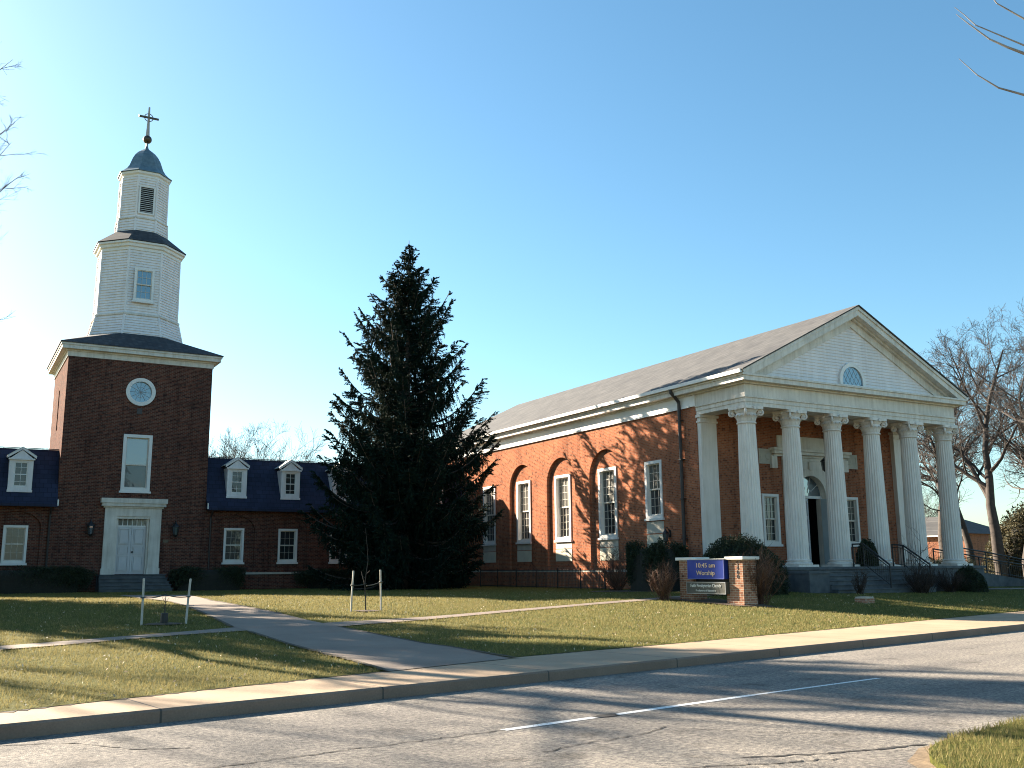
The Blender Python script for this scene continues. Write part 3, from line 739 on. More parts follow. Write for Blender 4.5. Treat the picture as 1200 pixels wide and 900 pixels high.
def rake2(mbx, lo, hi, y0, y1, z0=9.275):       # the same, cut level where it meets the cornice
    for sg in (0, 1):
        def U(u_): return u_ if sg == 0 else HW - u_
        def at(off, z): return (z + off - 9.40) / SL - OV
        quad_ = [(max(-OV, at(hi, z0)), max(z0, 9.40 - hi)), (HW / 2 - .0005, ZR - hi), (HW / 2 - .0005, ZR - lo), (max(-OV, at(lo, z0)), max(z0, 9.40 - lo))]
        vs = [(U(a), y, z) for y in (y0, y1) for a, z in quad_]
        mbx.add(vs, [(0, 1, 2, 3), (7, 6, 5, 4), (0, 4, 5, 1), (1, 5, 6, 2), (2, 6, 7, 3), (3, 7, 4, 0)])
rake2(mb, .02, .16, -.45, .3); rake2(mb, .161, .42, -.40, .3); rake2(mb, .421, .52, -.10, .3); rake2(mb, .521, .86, .03, .3)
mb.build('raking_cornice', M_TRIM, hall)
# half-round window in the gable
Mg = M_front(.10); cxl = 6.42
mb = MB(); mb.band(Mg, arch(cxl, .80, 9.30, 9.60), arch(cxl, .63, 9.42, 9.60), -.05, .10); lw = mb.build('gable_window', M_WHITE, hall)
mb = MB(); mb.prism(Mg, arch(cxl, .64, 9.42, 9.60), .02, .045); mb.build('pane', M_LEAD, lw)
mb = MB()
for k in range(-5, 6):
    for sg in (-1, 1):
        p = []
        for i in range(25):
            zz = 9.42 + i / 24 * .82; xx = k * .26 + sg * (zz - 9.42) * .62
            if zz <= 9.6: ok = abs(xx) < .62
            else: ok = xx * xx + (zz - 9.6) ** 2 < .62 ** 2
            if ok: p.append(Mg(cxl + xx, .052, zz))
        if len(p) > 1: mb.tube([p[0], p[-1]], .006, 4)
mb.build('lattice', M_ALU, lw)
# roof
mb = MB()
for sg in (0, 1):
    U = (lambda u_: u_) if sg == 0 else (lambda u_: HW - u_)
    e = -OV - .05; ze = 9.40 - .05 * SL
    vs = [(U(e), -.50, ze), (U(HW / 2), -.50, ZR), (U(HW / 2), HL + .25, ZR), (U(e), HL + .25, ze)]
    vs += [(x, y, z + .05) for x, y, z in vs]
    mb.add(vs, [(0, 1, 2, 3), (7, 6, 5, 4), (0, 4, 5, 1), (2, 6, 7, 3), (3, 7, 4, 0)])
mb.build('roof', M_ROOF, hall)
# downspout on the long wall
mb = MB(); xd = -.13
mb.tube([(-.52, 4.05, 9.30), (-.50, 4.02, 9.14), (-.38, 3.98, 9.0), (xd - .02, 3.95, 8.75), (xd, 3.95, 8.4), (xd, 3.95, 1.9), (xd, 3.95, .75)], .075, 8)
for z in (7.9, 6.2, 4.5, 2.8): mb.box(xd - .09, -.001, 3.85, 4.05, z, z + .05)
mb.build('downspout', M_DOWN, hall)

# ================================================================== the bell tower
TWD = 7.24; c0 = TWD / 2
tower = root('bell_tower', 'square dark brick bell tower with white stepped steeple and cross', 'bell tower', B(-22.84, 24.6, 0), TH)
MT = M_front(0)
op_round = circ(3.6, 10.93, .62, 36); op_win = rect(2.96, 4.27, 5.76, 8.60); op_door = rect(2.82, 4.40, 1.5, 4.34)
mb = MB(); mb.sheet(MT, rect(0, TWD, .3, 12.52), [op_round, op_win, op_door], 0)
for o_ in (op_round, op_win, op_door): mb.reveal(MT, o_, 0, -.35)
MTs = M_side(0); slit = rect(3.35, 3.95, 9.1, 11.3)
mb.sheet(MTs, rect(0, TWD, .3, 12.52), [slit], 0); mb.reveal(MTs, slit, 0, -.18); mb.sheet(MTs, slit, [], -.18)
mb.add([(TWD, 0, .3), (TWD, TWD, .3), (TWD, TWD, 12.52), (TWD, 0, 12.52), (0, TWD, .3), (0, TWD, 12.52)], [(0, 1, 2, 3), (1, 4, 5, 2)])
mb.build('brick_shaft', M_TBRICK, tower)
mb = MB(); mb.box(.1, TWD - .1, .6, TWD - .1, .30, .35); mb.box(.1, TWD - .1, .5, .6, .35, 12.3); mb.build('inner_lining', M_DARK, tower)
mb = MB(); o_ = .04
mb.box(-.05, TWD + .05, -.05, TWD + .05, 12.521, 12.78); mb.box(-.12, TWD + .12, -.12, TWD + .12, 12.781, 12.86); mb.box(-.36, TWD + .36, -.36, TWD + .36, 12.861, 13.05); mb.box(-.41, TWD + .41, -.41, TWD + .41, 13.051, 13.15)
mb.build('cornice', M_TRIM, tower)
def octR(r): return r / math.cos(math.pi / 8)
PH = math.pi / 8
mb = MB()
e = .46; ro = 2.40
base = [(-e, -e), (TWD + e, -e), (TWD + e, TWD + e), (-e, TWD + e)]
vs = [(x, y, 13.152) for x, y in base] + [(x, y, 13.20) for x, y in base]
oc = [(c0 + octR(ro) * math.cos(PH + k * math.pi / 4), c0 + octR(ro) * math.sin(PH + k * math.pi / 4), 14.30) for k in range(8)]
vs += oc
fs = [(3, 2, 1, 0)] + [(i, (i + 1) % 4, 4 + (i + 1) % 4, 4 + i) for i in range(4)]
# octagon corners: k=5,6 front, 7,0 right, 1,2 back, 3,4 left
fr_, rt_, bk_, lf_ = (5, 6), (7, 0), (1, 2), (3, 4)
fs += [(4, 5, 8 + 6, 8 + 5), (5, 8 + 7, 8 + 6), (5, 6, 8 + 0, 8 + 7), (6, 8 + 1, 8 + 0), (6, 7, 8 + 2, 8 + 1), (7, 8 + 3, 8 + 2), (7, 4, 8 + 4, 8 + 3), (4, 8 + 5, 8 + 4), tuple(8 + k for k in range(8))]
mb.add(vs, fs).build('tower_roof', M_TSLATE, tower)
def clap_oct(name, prof, parent):                # clapboarded octagon: every board stands a little proud of the one above
    mb = MB(); pr = []
    for (r0, z0), (r1, z1) in zip(prof[:-1], prof[1:]):
        n = max(1, round((z1 - z0) / .15))
        for k in range(n):
            f0, f1 = k / n, (k + 1) / n
            pr.append((octR(r0 + (r1 - r0) * f0 + .045), z0 + (z1 - z0) * f0)); pr.append((octR(r0 + (r1 - r0) * f1), z0 + (z1 - z0) * f1 - .001))
    mb.lathe(pr, 8, c0, c0, PH); ob = mb.build(name, M_SIDING, parent)
    for k in range(8):
        a = PH + k * math.pi / 4
        cb = MB(); cb.tube([(c0 + octR(r + .012) * math.cos(a), c0 + octR(r + .012) * math.sin(a), z) for r, z in prof], .065, 6)
        cb.build('corner_board', M_SIDING, ob)
    return ob
def mould(name, prof, mat=None):
    return MB().lathe([(octR(r), z) for r, z in prof], 8, c0, c0, PH).build(name, mat or M_WHITE, tower)
lo = clap_oct('lower_stage', [(2.42, 14.20), (2.16, 15.40)], tower)
mould('belt', [(2.17, 15.40), (2.24, 15.42), (2.24, 15.50), (2.20, 15.54), (2.10, 15.545)], M_TRIM)
clap_oct('lower_stage', [(2.09, 15.545), (2.06, 19.12)], tower)
mould('stage_cornice', [(2.07, 19.12), (2.12, 19.13), (2.12, 19.28), (2.22, 19.32), (2.24, 19.46), (2.34, 19.50), (2.34, 19.60), (2.0, 19.61)])
mould('stage_roof', [(2.38, 19.611), (2.38, 19.65), (1.28, 20.60), (1.1, 20.60)], M_TSLATE)
clap_oct('upper_stage', [(1.33, 20.45), (1.29, 21.25)], tower)
mould('belt', [(1.30, 21.25), (1.36, 21.27), (1.36, 21.33), (1.26, 21.37), (1.2, 21.371)], M_TRIM)
clap_oct('upper_stage', [(1.235, 21.371), (1.22, 23.78)], tower)
mould('stage_cornice', [(1.22, 23.78), (1.25, 23.79), (1.25, 23.90), (1.34, 23.98), (1.36, 24.10), (1.2, 24.11)])
mould('dome', [(1.42, 24.111), (1.42, 24.14), (1.24, 24.28), (1.06, 24.47), (.93, 24.70), (.85, 24.95), (.76, 25.22), (.63, 25.48), (.46, 25.70), (.28, 25.86), (.13, 25.98), (.06, 26.10), (.04, 26.12)], M_COPPER)
# finial
fin = MB().lathe([(.15, 25.95), (.10, 26.05), (.06, 26.2), (.07, 26.36)], 12, c0, c0).build('finial', M_COPPER, tower)
MB().lathe([(.02, 26.34)] + [(.25 * math.sin(math.pi * k / 12), 26.61 - .25 * math.cos(math.pi * k / 12)) for k in range(1, 12)] + [(.02, 26.87)], 16, c0, c0).build('ball', M_BRONZE, fin, smooth=True)
mb = MB(); mb.tube([(c0, c0, 26.84), (c0, c0, 27.7), (c0, c0, 28.66)], [.11, .07, .05], 4); mb.build('cross', M_GILT, fin)
mb = MB(); mb.box(c0 - .56, c0 + .56, c0 - .05, c0 + .05, 27.95, 28.05); mb.ring((c0, c0, 28.0), .24, .024); mb.build('cross_arm', M_BRONZE, fin)
# steeple window and louvre
Mo = M_front(c0 - 2.27); ax = 3.62
wn = sash_window(tower, Mo, ax - .52, ax + .52, 16.22, 18.08, .12, 3, 2, .02, .08, .009, M_LEAD, True, M_LEAD, 'steeple_window')
Mo = M_front(c0 - 1.27)
mb = MB(); mb.band(Mo, rect(ax - .44, ax + .44, 21.55, 23.24), rect(ax - .35, ax + .35, 21.64, 23.15), -.02, .06); lv = mb.build('louvre', M_WHITE, tower)
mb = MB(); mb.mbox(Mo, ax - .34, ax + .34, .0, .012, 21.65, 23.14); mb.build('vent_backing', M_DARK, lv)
mb = MB()
for k in range(13):
    z = 21.67 + k * .115; mb.add([Mo(ax - .34, .015, z + .05), Mo(ax + .34, .015, z + .05), Mo(ax + .34, .055, z), Mo(ax - .34, .055, z)], [(0, 1, 2, 3)])
mb.build('slats', M_TRIM, lv)
# round window, tall window
mb = MB(); mb.band(MT, circ(3.6, 10.93, .74, 40), circ(3.6, 10.93, .55, 40), -.12, .07); rw = mb.build('round_window', M_WHITE, tower)
mb = MB(); mb.prism(MT, circ(3.6, 10.93, .56, 36), -.10, -.08); mb.build('pane', M_LEAD, rw)
mb = MB()
for k in range(6):
    a = math.pi * k / 6; mb.tube([MT(3.6 - .54 * math.cos(a), -.07, 10.93 - .54 * math.sin(a)), MT(3.6 + .54 * math.cos(a), -.07, 10.93 + .54 * math.sin(a))], .010, 4)
mb.ring((3.6, .07, 10.93), .28, .012); mb.build('leading', M_ALU, rw)
mb = MB(); mb.mbox(MT, 3.47, 3.73, .0, .03, 9.75, 10.05); mb.build('wall_vent', M_DOWN, tower)
sash_window(tower, MT, 2.90, 4.33, 5.72, 8.66, .16, 1, 1, .06, .14, .009, M_DIMP, True, M_SKYP, 'tall_window', .46)
# entrance
mb = MB()
mb.mbox(MT, 2.24, 2.80, -.02, .16, 1.5, 4.42); mb.mbox(MT, 4.42, 4.98, -.02, .16, 1.5, 4.42)
mb.mbox(MT, 2.24, 4.98, -.02, .15, 4.422, 4.84); mb.mbox(MT, 2.16, 5.06, -.02, .22, 4.842, 4.92); mb.mbox(MT, 2.06, 5.16, -.02, .34, 4.922, 5.08); mb.mbox(MT, 2.00, 5.22, -.02, .40, 5.082, 5.32)
mb.mbox(MT, 2.20, 2.84, -.02, .20, 1.5, 1.80); mb.mbox(MT, 4.38, 5.02, -.02, .20, 1.5, 1.80)
mb.mbox(MT, 2.802, 4.418, -.3, .10, 4.30, 4.42)
mb.mbox(MT, 2.802, 2.90, -.3, .02, 1.5, 4.299); mb.mbox(MT, 4.32, 4.418, -.3, .02, 1.5, 4.299)
mb.build('door_surround', M_TRIM, tower)
dl = [panelled_door(tower, MT, 2.902, 3.605, 1.52, 3.90, -.16, [1, .5, 1.0], M_DOOR, 1, 'door_leaf'), panelled_door(tower, MT, 3.615, 4.318, 1.52, 3.90, -.16, [1, .5, 1.0], M_DOOR, 1, 'door_leaf')]
mb = MB(); mb.ring(MT(3.69, -.11, 2.62), .035, .02, 'y', 12, 6); mb.build('handle', M_BLACK, dl[1])
mb = MB(); mb.mbox(MT, 2.902, 4.318, -.24, -.20, 3.90, 4.30); tr = mb.build('transom_light', M_BLIND, tower)
mb = MB(); mb.mbox(MT, 2.902, 4.318, -.20, -.15, 3.902, 3.97)
for k in range(7): x = 2.93 + k * .229; mb.mbox(MT, x - .018, x + .018, -.20, -.16, 3.97, 4.298)
mb.build('glazing_bar', M_WHITE, tr)
mb = MB(); mb.mbox(MT, 5.15, 5.42, .0, .03, 3.10, 3.26); mb.build('name_plate', M_BRONZE, tower)
mb = MB()
for k in range(5):
    y0_, y1_ = -.95 - .33 * k, (-.001 if k == 0 else -.95 - .33 * (k - 1) - .001)
    mb.box(2.05 - .03 * k, 5.2 + .03 * k, y0_, y1_, .35, 1.445 - .165 * k); mb.box(2.02 - .03 * k, 5.23 + .03 * k, y0_ - .04, y1_, 1.446 - .165 * k, 1.49 - .165 * k)
mb.build('entrance_steps', M_DSTONE, tower, bevel=.012)

# ================================================================== the two slate-roofed wings
def wing(name, label, u0, length, wins, arch_side=True):
    rt = root(name, label, 'church wing', B(u0, 24.6, 0), TH)
    MW = M_front(0)
    zb, zt_ = 2.08, 3.90
    ah = [arch(x, 1.10, 1.62, 3.45) for x in wins]
    ah = []
    for x in wins:
        r_ = 1.32; rise = .80; zs = 3.78; lp = [(x - 1.1, 1.62), (x + 1.1, 1.62)]
        for k in range(17):
            a = math.pi * k / 16; lp.append((x + 1.1 * math.cos(a), zs + rise * math.sin(a)))
        ah.append(lp)
    mb = MB(); mb.sheet(MW, rect(0, length, .3, 4.86), ah, 0)
    for lp, x in zip(ah, wins):
        mb.reveal(MW, lp, 0, -.10); h = rect(x - .52, x + .52, zb + .02, zt_ - .02); mb.sheet(MW, lp, [h], -.10); mb.reveal(MW, h, -.10, -.4)
    mb.add([(0, 0, .3), (0, 7.2, .3), (0, 7.2, 4.86), (0, 0, 4.86), (length, 0, .3), (length, 7.2, .3), (length, 7.2, 4.86), (length, 0, 4.86)], [(0, 1, 2, 3), (4, 5, 6, 7), (1, 5, 6, 2)])
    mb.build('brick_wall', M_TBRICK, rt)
    mb = MB()
    for lp, x in zip(ah, wins):                  # a course of headers round each blind arch
        inn = [(x + (a - x) * 1.0, z) for a, z in lp[2:]]; out = [(x + (a - x) * 1.16, z + (max(0, z - 3.78)) * .22) for a, z in lp[2:]]
        n = len(inn); vs = [MW(a, .018, z) for a, z in inn] + [MW(a, .018, z) for a, z in out] + [MW(a, 0, z) for a, z in out] + [MW(a, -.01, z) for a, z in inn]
        mb.add(vs, [(i, i + 1, n + i + 1, n + i) for i in range(n - 1)] + [(n + i, n + i + 1, 2 * n + i + 1, 2 * n + i) for i in range(n - 1)] + [(3 * n + i, 3 * n + i + 1, i + 1, i) for i in range(n - 1)])
    mb.build('arch_course', M_TBRICK, rt)
    mb = MB(); mb.mbox(MW, .01, length - .01, .001, .05, 1.44, 1.55); mb.build('water_table', M_STONE, rt)
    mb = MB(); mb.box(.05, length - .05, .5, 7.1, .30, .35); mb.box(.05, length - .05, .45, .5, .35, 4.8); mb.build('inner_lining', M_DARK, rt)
    for x in wins: sash_window(rt, M_front(.10), x - .54, x + .54, zb, zt_, .11, 3, 2, .06, .10, .005, M_GLASS, True, M_GLASS, 'window')
    # mansard: steep slate below, almost level above
    pf = [(-.42, 4.93), (1.18, 7.78), (3.6, 7.95), (6.0, 7.78), (7.62, 4.93)]
    n = len(pf); vs = [(x, y, z) for x in (0, length) for y, z in pf]
    mb = MB().add(vs, [(i, i + 1, n + i + 1, n + i) for i in range(n - 1)] + [tuple(range(n)), tuple(range(2 * n - 1, n - 1, -1)), (0, n, 2 * n - 1, n - 1)])
    rf = mb.build('roof', M_SLATE, rt)
    mb = MB(); mb.box(0, length, 1.10, 1.24, 7.80, 7.83); mb.build('ridge_flashing', M_DOWN, rt)
    mb = MB(); mb.box(.0, length, -.54, -.43, 4.80, 4.94); mb.box(.001, length - .001, -.429, -.01, 4.865, 4.925); g_ = mb.build('gutter', M_SLATE, rt)
    mb = MB()
    for x in (0, length): mb.box(x - .03, x + .03, -.56, -.41, 4.86, 5.16)
    mb.build('gutter_end', M_ALU, g_)
    SLP = (7.78 - 4.93) / 1.6
    def roof_y(z): return -.42 + (z - 4.93) / SLP
    for x in wins:
        hw, zb_, zs_, zp = .53, 5.55, 7.14, 7.66; yf = roof_y(zb_) - .02
        D = MB()
        MD = M_front(yf)
        hole = rect(x - .30, x + .30, zb_ + .22, zs_ - .16)
        D.sheet(MD, [(x - hw, zb_), (x + hw, zb_), (x + hw, zs_), (x, zp - .08), (x - hw, zs_)], [hole], 0); D.reveal(MD, hole, 0, -.12)
        for sg in (-1, 1):
            a = x + sg * hw; D.add([(a, yf, zb_), (a, yf, zs_), (a, roof_y(zs_) + .05, zs_)], [(0, 1, 2)])
        dm = D.build('dormer', M_SIDING, rt)
        p = MB()
        q = MB(); q.mbox(MD, x - hw - .06, x + hw + .06, .0, .10, zs_ - .06, zs_ + .018); q.build('lintel', M_SIDING, dm)
        p.prism(MD, [(x - hw - .12, zs_ + .02), (x, zp - .06), (x + hw + .12, zs_ + .02), (x + hw + .12, zs_ + .12), (x, zp + .05), (x - hw - .12, zs_ + .12)], .0, .05)
        q = MB(); q.mbox(MD, x - hw - .03, x + hw + .03, .0, .06, zb_ - .05, zb_ + .06); q.build('sill', M_SIDING, dm)
        p.build('pediment', M_SIDING, dm)
        r_ = MB()
        for sg in (-1, 1):
            a = x + sg * (hw + .13)
            v4 = [(a, yf - .048, zs_ + .115), (x, yf - .048, zp + .055), (x, roof_y(zp + .055) + .1, zp + .055), (a, roof_y(zs_ + .115) + .1, zs_ + .115)]
            v4 += [(q0, q1, q2 + .035) for q0, q1, q2 in v4]; r_.add(v4, [(0, 1, 2, 3), (7, 6, 5, 4), (0, 4, 5, 1), (2, 6, 7, 3), (3, 7, 4, 0)])
        r_.build('dormer_roof', M_ALU if False else M_TRIM, dm)
        s_ = MB(); s_.band(MD, rect(x - .30, x + .30, zb_ + .22, zs_ - .16), rect(x - .25, x + .25, zb_ + .28, zs_ - .21), -.08, -.03)
        zm = (zb_ + zs_) / 2 + .03; s_.mbox(MD, x - .25, x + .25, -.075, -.035, zm - .025, zm + .025)
        s_.mbox(MD, x - .010, x + .010, -.07, -.045, zb_ + .28, zs_ - .21)
        for z in (zm - .36, zm + .34): s_.mbox(MD, x - .25, x + .25, -.068, -.047, z - .01, z + .01)
        s_.build('sash', M_WHITE, dm)
        s_ = MB(); s_.mbox(MD, x - .30, x + .30, -.10, -.08, zb_ + .23, zs_ - .17); s_.build('pane', M_GLASS, dm)
    return rt
wing_r = wing('slate_roofed_wing', 'long low brick wing with dormers between bell tower and church hall', -15.6, 15.6, [1.58 + 2.97 * k for k in range(5)])
wing_l = wing('slate_roofed_wing', 'low brick wing with a dormer on the left of the bell tower', -22.84 - 6.6, 6.6, [1.90, 4.87])
for rt_w, x0 in ((wing_r, .28), (wing_l, 6.6 - .28)):
    mb = MB(); mb.tube([(x0, -.46, 4.82), (x0, -.40, 4.70), (x0, -.10, 4.45), (x0, -.09, 1.6), (x0, -.09, .66)], .05, 8); mb.build('downspout', M_DOWN, rt_w)

# ================================================================== lamps, railings and fences by the buildings
def wall_lantern(label, M, org, a, z, rz, s=1.0, group=None):
    rt = root('wall_lantern', label, 'wall lamp', org, rz, group)
    mb = MB(); mb.mbox(M, a - .07 * s, a + .07 * s, .001, .03, z + .08 * s, z + .38 * s)
    mb.tube([M(a, .02, z + .3 * s), M(a, .14 * s, z + .50 * s), M(a, .24 * s, z + .48 * s), M(a, .25 * s, z + .40 * s)], .016, 6); mb.build('bracket', M_BLACK, rt)
    c = Vector(M(a, .25 * s, z)); mb = MB()
    for k in range(6):
        an = k * math.pi / 3; mb.tube([(c.x + .09 * s * math.cos(an), c.y + .09 * s * math.sin(an), z - .10 * s), (c.x + .14 * s * math.cos(an), c.y + .14 * s * math.sin(an), z + .22 * s)], .012, 4)
    mb.lathe([(.17 * s, z + .22 * s), (.16 * s, z + .25 * s), (.06 * s, z + .36 * s), (.03 * s, z + .42 * s)], 6, c.x, c.y); mb.lathe([(.03 * s, z - .2 * s), (.07 * s, z - .14 * s), (.10 * s, z - .10 * s)], 6, c.x, c.y)
    mb.build('cage', M_BLACK, rt)
    mb = MB().lathe([(.075 * s, z - .09 * s), (.125 * s, z + .21 * s)], 6, c.x, c.y); mb.build('lamp_glass', M_GLASSB, rt)
    return rt
TL = B(-22.84, 24.6, 0)
wall_lantern('black lantern on the brick wall to the left of the white tower door', MT, TL, 1.60, 3.62, TH, 1.25)
wall_lantern('black lantern on the brick wall to the right of the white tower door', MT, TL, 5.70, 3.62, TH, 1.25)
wall_lantern('small black lantern low on the sunlit hall wall beside the downspout', MS, B(0, 0, 0), 5.05, 2.86, TH, 1.0)
ln = root('hanging_lantern', 'black lantern hanging from the porch ceiling before the arched doorway', 'lantern', B(6.28, 1.75, ZA + .1), TH)
mb = MB(); mb.tube([(0, 0, .06), (0, 0, -1.75)], .012, 5); mb.build('chain', M_BLACK, ln)
mb = MB()
for k in range(6):
    an = k * math.pi / 3; mb.tube([(.14 * math.cos(an), .14 * math.sin(an), -2.3), (.19 * math.cos(an), .19 * math.sin(an), -1.92)], .018, 4)
mb.lathe([(.23, -1.92), (.21, -1.88), (.07, -1.76), (.03, -1.70)], 6); mb.lathe([(.03, -2.42), (.10, -2.34), (.16, -2.30)], 6); mb.build('cage', M_BLACK, ln)
MB().lathe([(.12, -2.29), (.17, -1.93)], 6).build('lamp_glass', M_GLASS, ln)

def railing(name, label, pts, h, gap=.125, cat='railing'):       # stair or ramp railing through a list of foot points (hall frame)
    rt = root(name, label, cat, B(0, 0, 0), TH)
    P = [Vector(p) for p in pts]; up = Vector((0, 0, 1))
    mb = MB(); mb.tube([p + up * h for p in P], .035, 6); mb.build('top_rail', M_BLACK, rt)
    mb = MB(); mb.tube([p + up * .10 for p in P], .018, 6); mb.tube([p + up * (h - .12) for p in P], .018, 6); mb.build('lower_rail', M_BLACK, rt)
    for p in P: MB().tube([p, p + up * (h + .02)], .035, 6).build('post', M_BLACK, rt)
    if gap:
        for a, b_ in zip(P[:-1], P[1:]):
            n = max(2, int((b_ - a).length / gap))
            for k in range(1, n):
                q = a.lerp(b_, k / n); MB().tube([q + up * .10, q + up * (h - .12)], .012, 4).build('baluster', M_BLACK, rt)
    return rt
railing('stair_railing', 'black iron railing on the near-door side of the porch steps', [(5.4, -.2, ZB), (5.4, -.75, ZB), (5.4, -2.0, .76)], .92)
railing('stair_railing', 'black iron railing at the right end of the porch steps', [(7.85, -.2, ZB), (7.85, -.75, ZB - .05), (7.85, -2.0, .76)], .92)
rmp = railing('ramp_railing', 'dark railing descending along the ramp right of the columned porch', [(13.5, .5, 1.45), (15.2, .5, 1.27), (16.9, .5, 1.06), (18.6, .5, .85), (20.5, .5, .66)], .96, 0)
railing('ramp_railing', 'far dark railing of the ramp seen between the two rightmost columns', [(13.7, 2.2, 1.45), (15.4, 2.2, 1.27), (17.1, 2.2, 1.06), (18.8, 2.2, .85), (20.7, 2.2, .66)], .96, .16)
rw_ = MB()
rw_.add([(13.67, .62, .3), (20.8, .62, .3), (20.8, 2.1, .3), (13.67, 2.1, .3), (13.67, .62, 1.45), (20.8, .62, .62), (20.8, 2.1, .62), (13.67, 2.1, 1.45)], [(0, 3, 2, 1), (4, 5, 6, 7), (0, 1, 5, 4), (1, 2, 6, 5), (2, 3, 7, 6), (3, 0, 4, 7)])
ro_ = tag(rw_.build('entrance_ramp', M_DSTONE), 'grey concrete ramp rising to the right end of the porch', 'ramp'); ro_.location = B(0, 0, 0); ro_.rotation_euler = (0, 0, TH)
mb = MB(); vs = []
for u_ in np.linspace(9.4, 24, 16):
    for v_ in (-1.45, -.75): 
        p = B(u_, v_); vs.append((p.x, p.y, float(zt(p.x, p.y)) + .03))
mb.add(vs, [(2 * i, 2 * i + 2, 2 * i + 3, 2 * i + 1) for i in range(15)]); structure(mb.build('footpath', M_PATH)); path_polys.append([tuple(B(9.4, -1.45))[:2], tuple(B(24, -1.45))[:2], tuple(B(24, -.75))[:2], tuple(B(9.4, -.75))[:2]])

fe = root('iron_fence', 'low black iron fence along the foot of the hall wall', 'fence', B(0, 0, 0), TH)
fz = .62; fx = -1.45; v0_, v1_ = 8.0, 20.0
mb = MB(); mb.tube([(fx, v0_, fz + .92), (fx, v1_, fz + .92)], .022, 5); mb.build('rail', M_BLACK, fe); mb = MB(); mb.tube([(fx, v0_, fz + .12), (fx, v1_, fz + .12)], .022, 5); mb.build('rail', M_BLACK, fe)
for k in range(7): MB().tube([(fx, v0_ + 2 * k, fz - .1), (fx, v0_ + 2 * k, fz + 1.02)], .03, 5).build('post', M_BLACK, fe)
for k in range(96):
    v_ = v0_ + .06 + k * (v1_ - v0_ - .1) / 96; MB().tube([(fx, v_, fz + .06), (fx, v_, fz + .98), (fx, v_, fz + 1.03)], [.010, .010, .002], 4).build('picket', M_BLACK, fe)

M_SOIL = plain('damp_edge_soil', (.045, .034, .022), (.085, .065, .04), 14, .95, .6, 40)
r_s = random.Random(12); A, Bq = [], []
for k in range(700):
    t_ = -12 + k * .07; wv = float(walk_w(t_)); q = RD(t_, wv)
    if any(inside(np.array([q.x + NX * .15]), np.array([q.y + NY * .15]), P)[0] for P in path_polys): wd = .004
    else: wd = .02 + .09 * abs(r_s.gauss(0, .6)) * (.5 + .5 * math.sin(t_ * 1.7) ** 2)
    A.append((t_, wv - wd)); Bq.append((t_, wv + .03))
mb = MB(); strip(mb, A, Bq, .1585); td_obj(mb, 'lawn_edge', M_SOIL)
def path_edge(P, side_):
    P = densify(P, 260); mb = MB(); vs = []
    for i, p in enumerate(P):
        a, b_ = P[max(0, i - 1)], P[min(len(P) - 1, i + 1)]; d = Vector((b_[0] - a[0], b_[1] - a[1], 0)).normalized(); n = Vector((-d.y, d.x, 0)) * side_
        wi = .015 + .07 * abs(r_s.gauss(0, .6))
        for off in (-wi, .05):
            x, y = p[0] + n.x * off, p[1] + n.y * off; vs.append((x, y, float(zt(x, y)) + .027))
    mb.add(vs, [(2 * i, 2 * i + 1, 2 * i + 3, 2 * i + 2) for i in range(len(P) - 1)]); structure(mb.build('lawn_edge', M_SOIL))
path_edge(pm_l[1:6], -1 if False else 1); path_edge(pm_l[6:], 1); path_edge(pm_r[1:5], -1); path_edge(pm_r[6:], -1)

M_MULCH = plain('bark_mulch', (.060, .040, .026), (.11, .075, .045), 12, .95, .8, 35)
def mulch(cx, cy, a, b_, rz, seed):
    r_ = random.Random(seed); vs = [(cx, cy, float(zt(cx, cy)) + .05)]; n = 30
    for k in range(n):
        q = 2 * math.pi * k / n; rr = 1 + r_.gauss(0, .10); dx, dy = a * rr * math.cos(q), b_ * rr * math.sin(q)
        x, y = cx + dx * math.cos(rz) - dy * math.sin(rz), cy + dx * math.sin(rz) + dy * math.cos(rz); vs.append((x, y, float(zt(x, y)) + .028))
    structure(MB().add(vs, [(0, 1 + k, 1 + (k + 1) % n) for k in range(n)]).build('mulch_bed', M_MULCH)); path_polys.append([(v[0], v[1]) for v in vs[1:]])
mulch(-8.11, 23.17, .42, .34, .4, 1); mulch(-4.12, 27.80, .36, .30, .3, 2); mulch(6.5, 32.35, 2.3, .75, math.atan2(-.81, .59), 3)
q_ = B(-1.9, 4.6); mulch(q_.x, q_.y, 2.3, 1.7, TH, 4)

# ================================================================== the church sign
SG = Vector((5.78, 32.8, 0)); srz = math.atan2(-.81, .59)
sg = root('church_sign', 'blue and grey sign between two brick pillars with pale caps', 'sign', (SG.x, SG.y, 0), srz)
SM = M_front(0)
def pillar(x0, x1, zg):
    mb = MB(); mb.box(x0, x1, 0, .62, .2, 1.86); p = mb.build('brick_pillar', M_SBRICK, sg)
    mb = MB(); mb.box(x0 - .09, x1 + .09, -.09, .71, 1.862, 1.96); mb.build('cap_stone', M_CAP, p, bevel=.01); return p
pillar(-.40, .22, .5); pr_ = pillar(1.76, 2.33, .5)
mb = MB(); mb.box(1.62, 1.759, .02, .60, .2, .80); mb.build('brick_footing', M_SBRICK, sg)
mb = MB(); mb.box(.08, 1.66, -.11, .10, 1.26, 1.88); bp_ = mb.build('blue_panel', M_BLUE, sg, bevel=.012)
mb = MB(); mb.band(M_front(-.11), rect(.08, 1.66, 1.26, 1.88), rect(.105, 1.635, 1.285, 1.855), 0, .012); mb.build('panel_frame', plain('panel_frame_paint', (.10, .13, .42)), bp_)
mb = MB(); mb.mbox(M_front(-.11), .30, 1.70, -.2, .03, 1.882, 1.905); mb.build('light_strip', M_LETW, bp_)
mb = MB(); mb.box(.04, 1.72, -.14, .08, .79, 1.17); gb = mb.build('name_board', M_GREYSIGN, sg, bevel=.01)
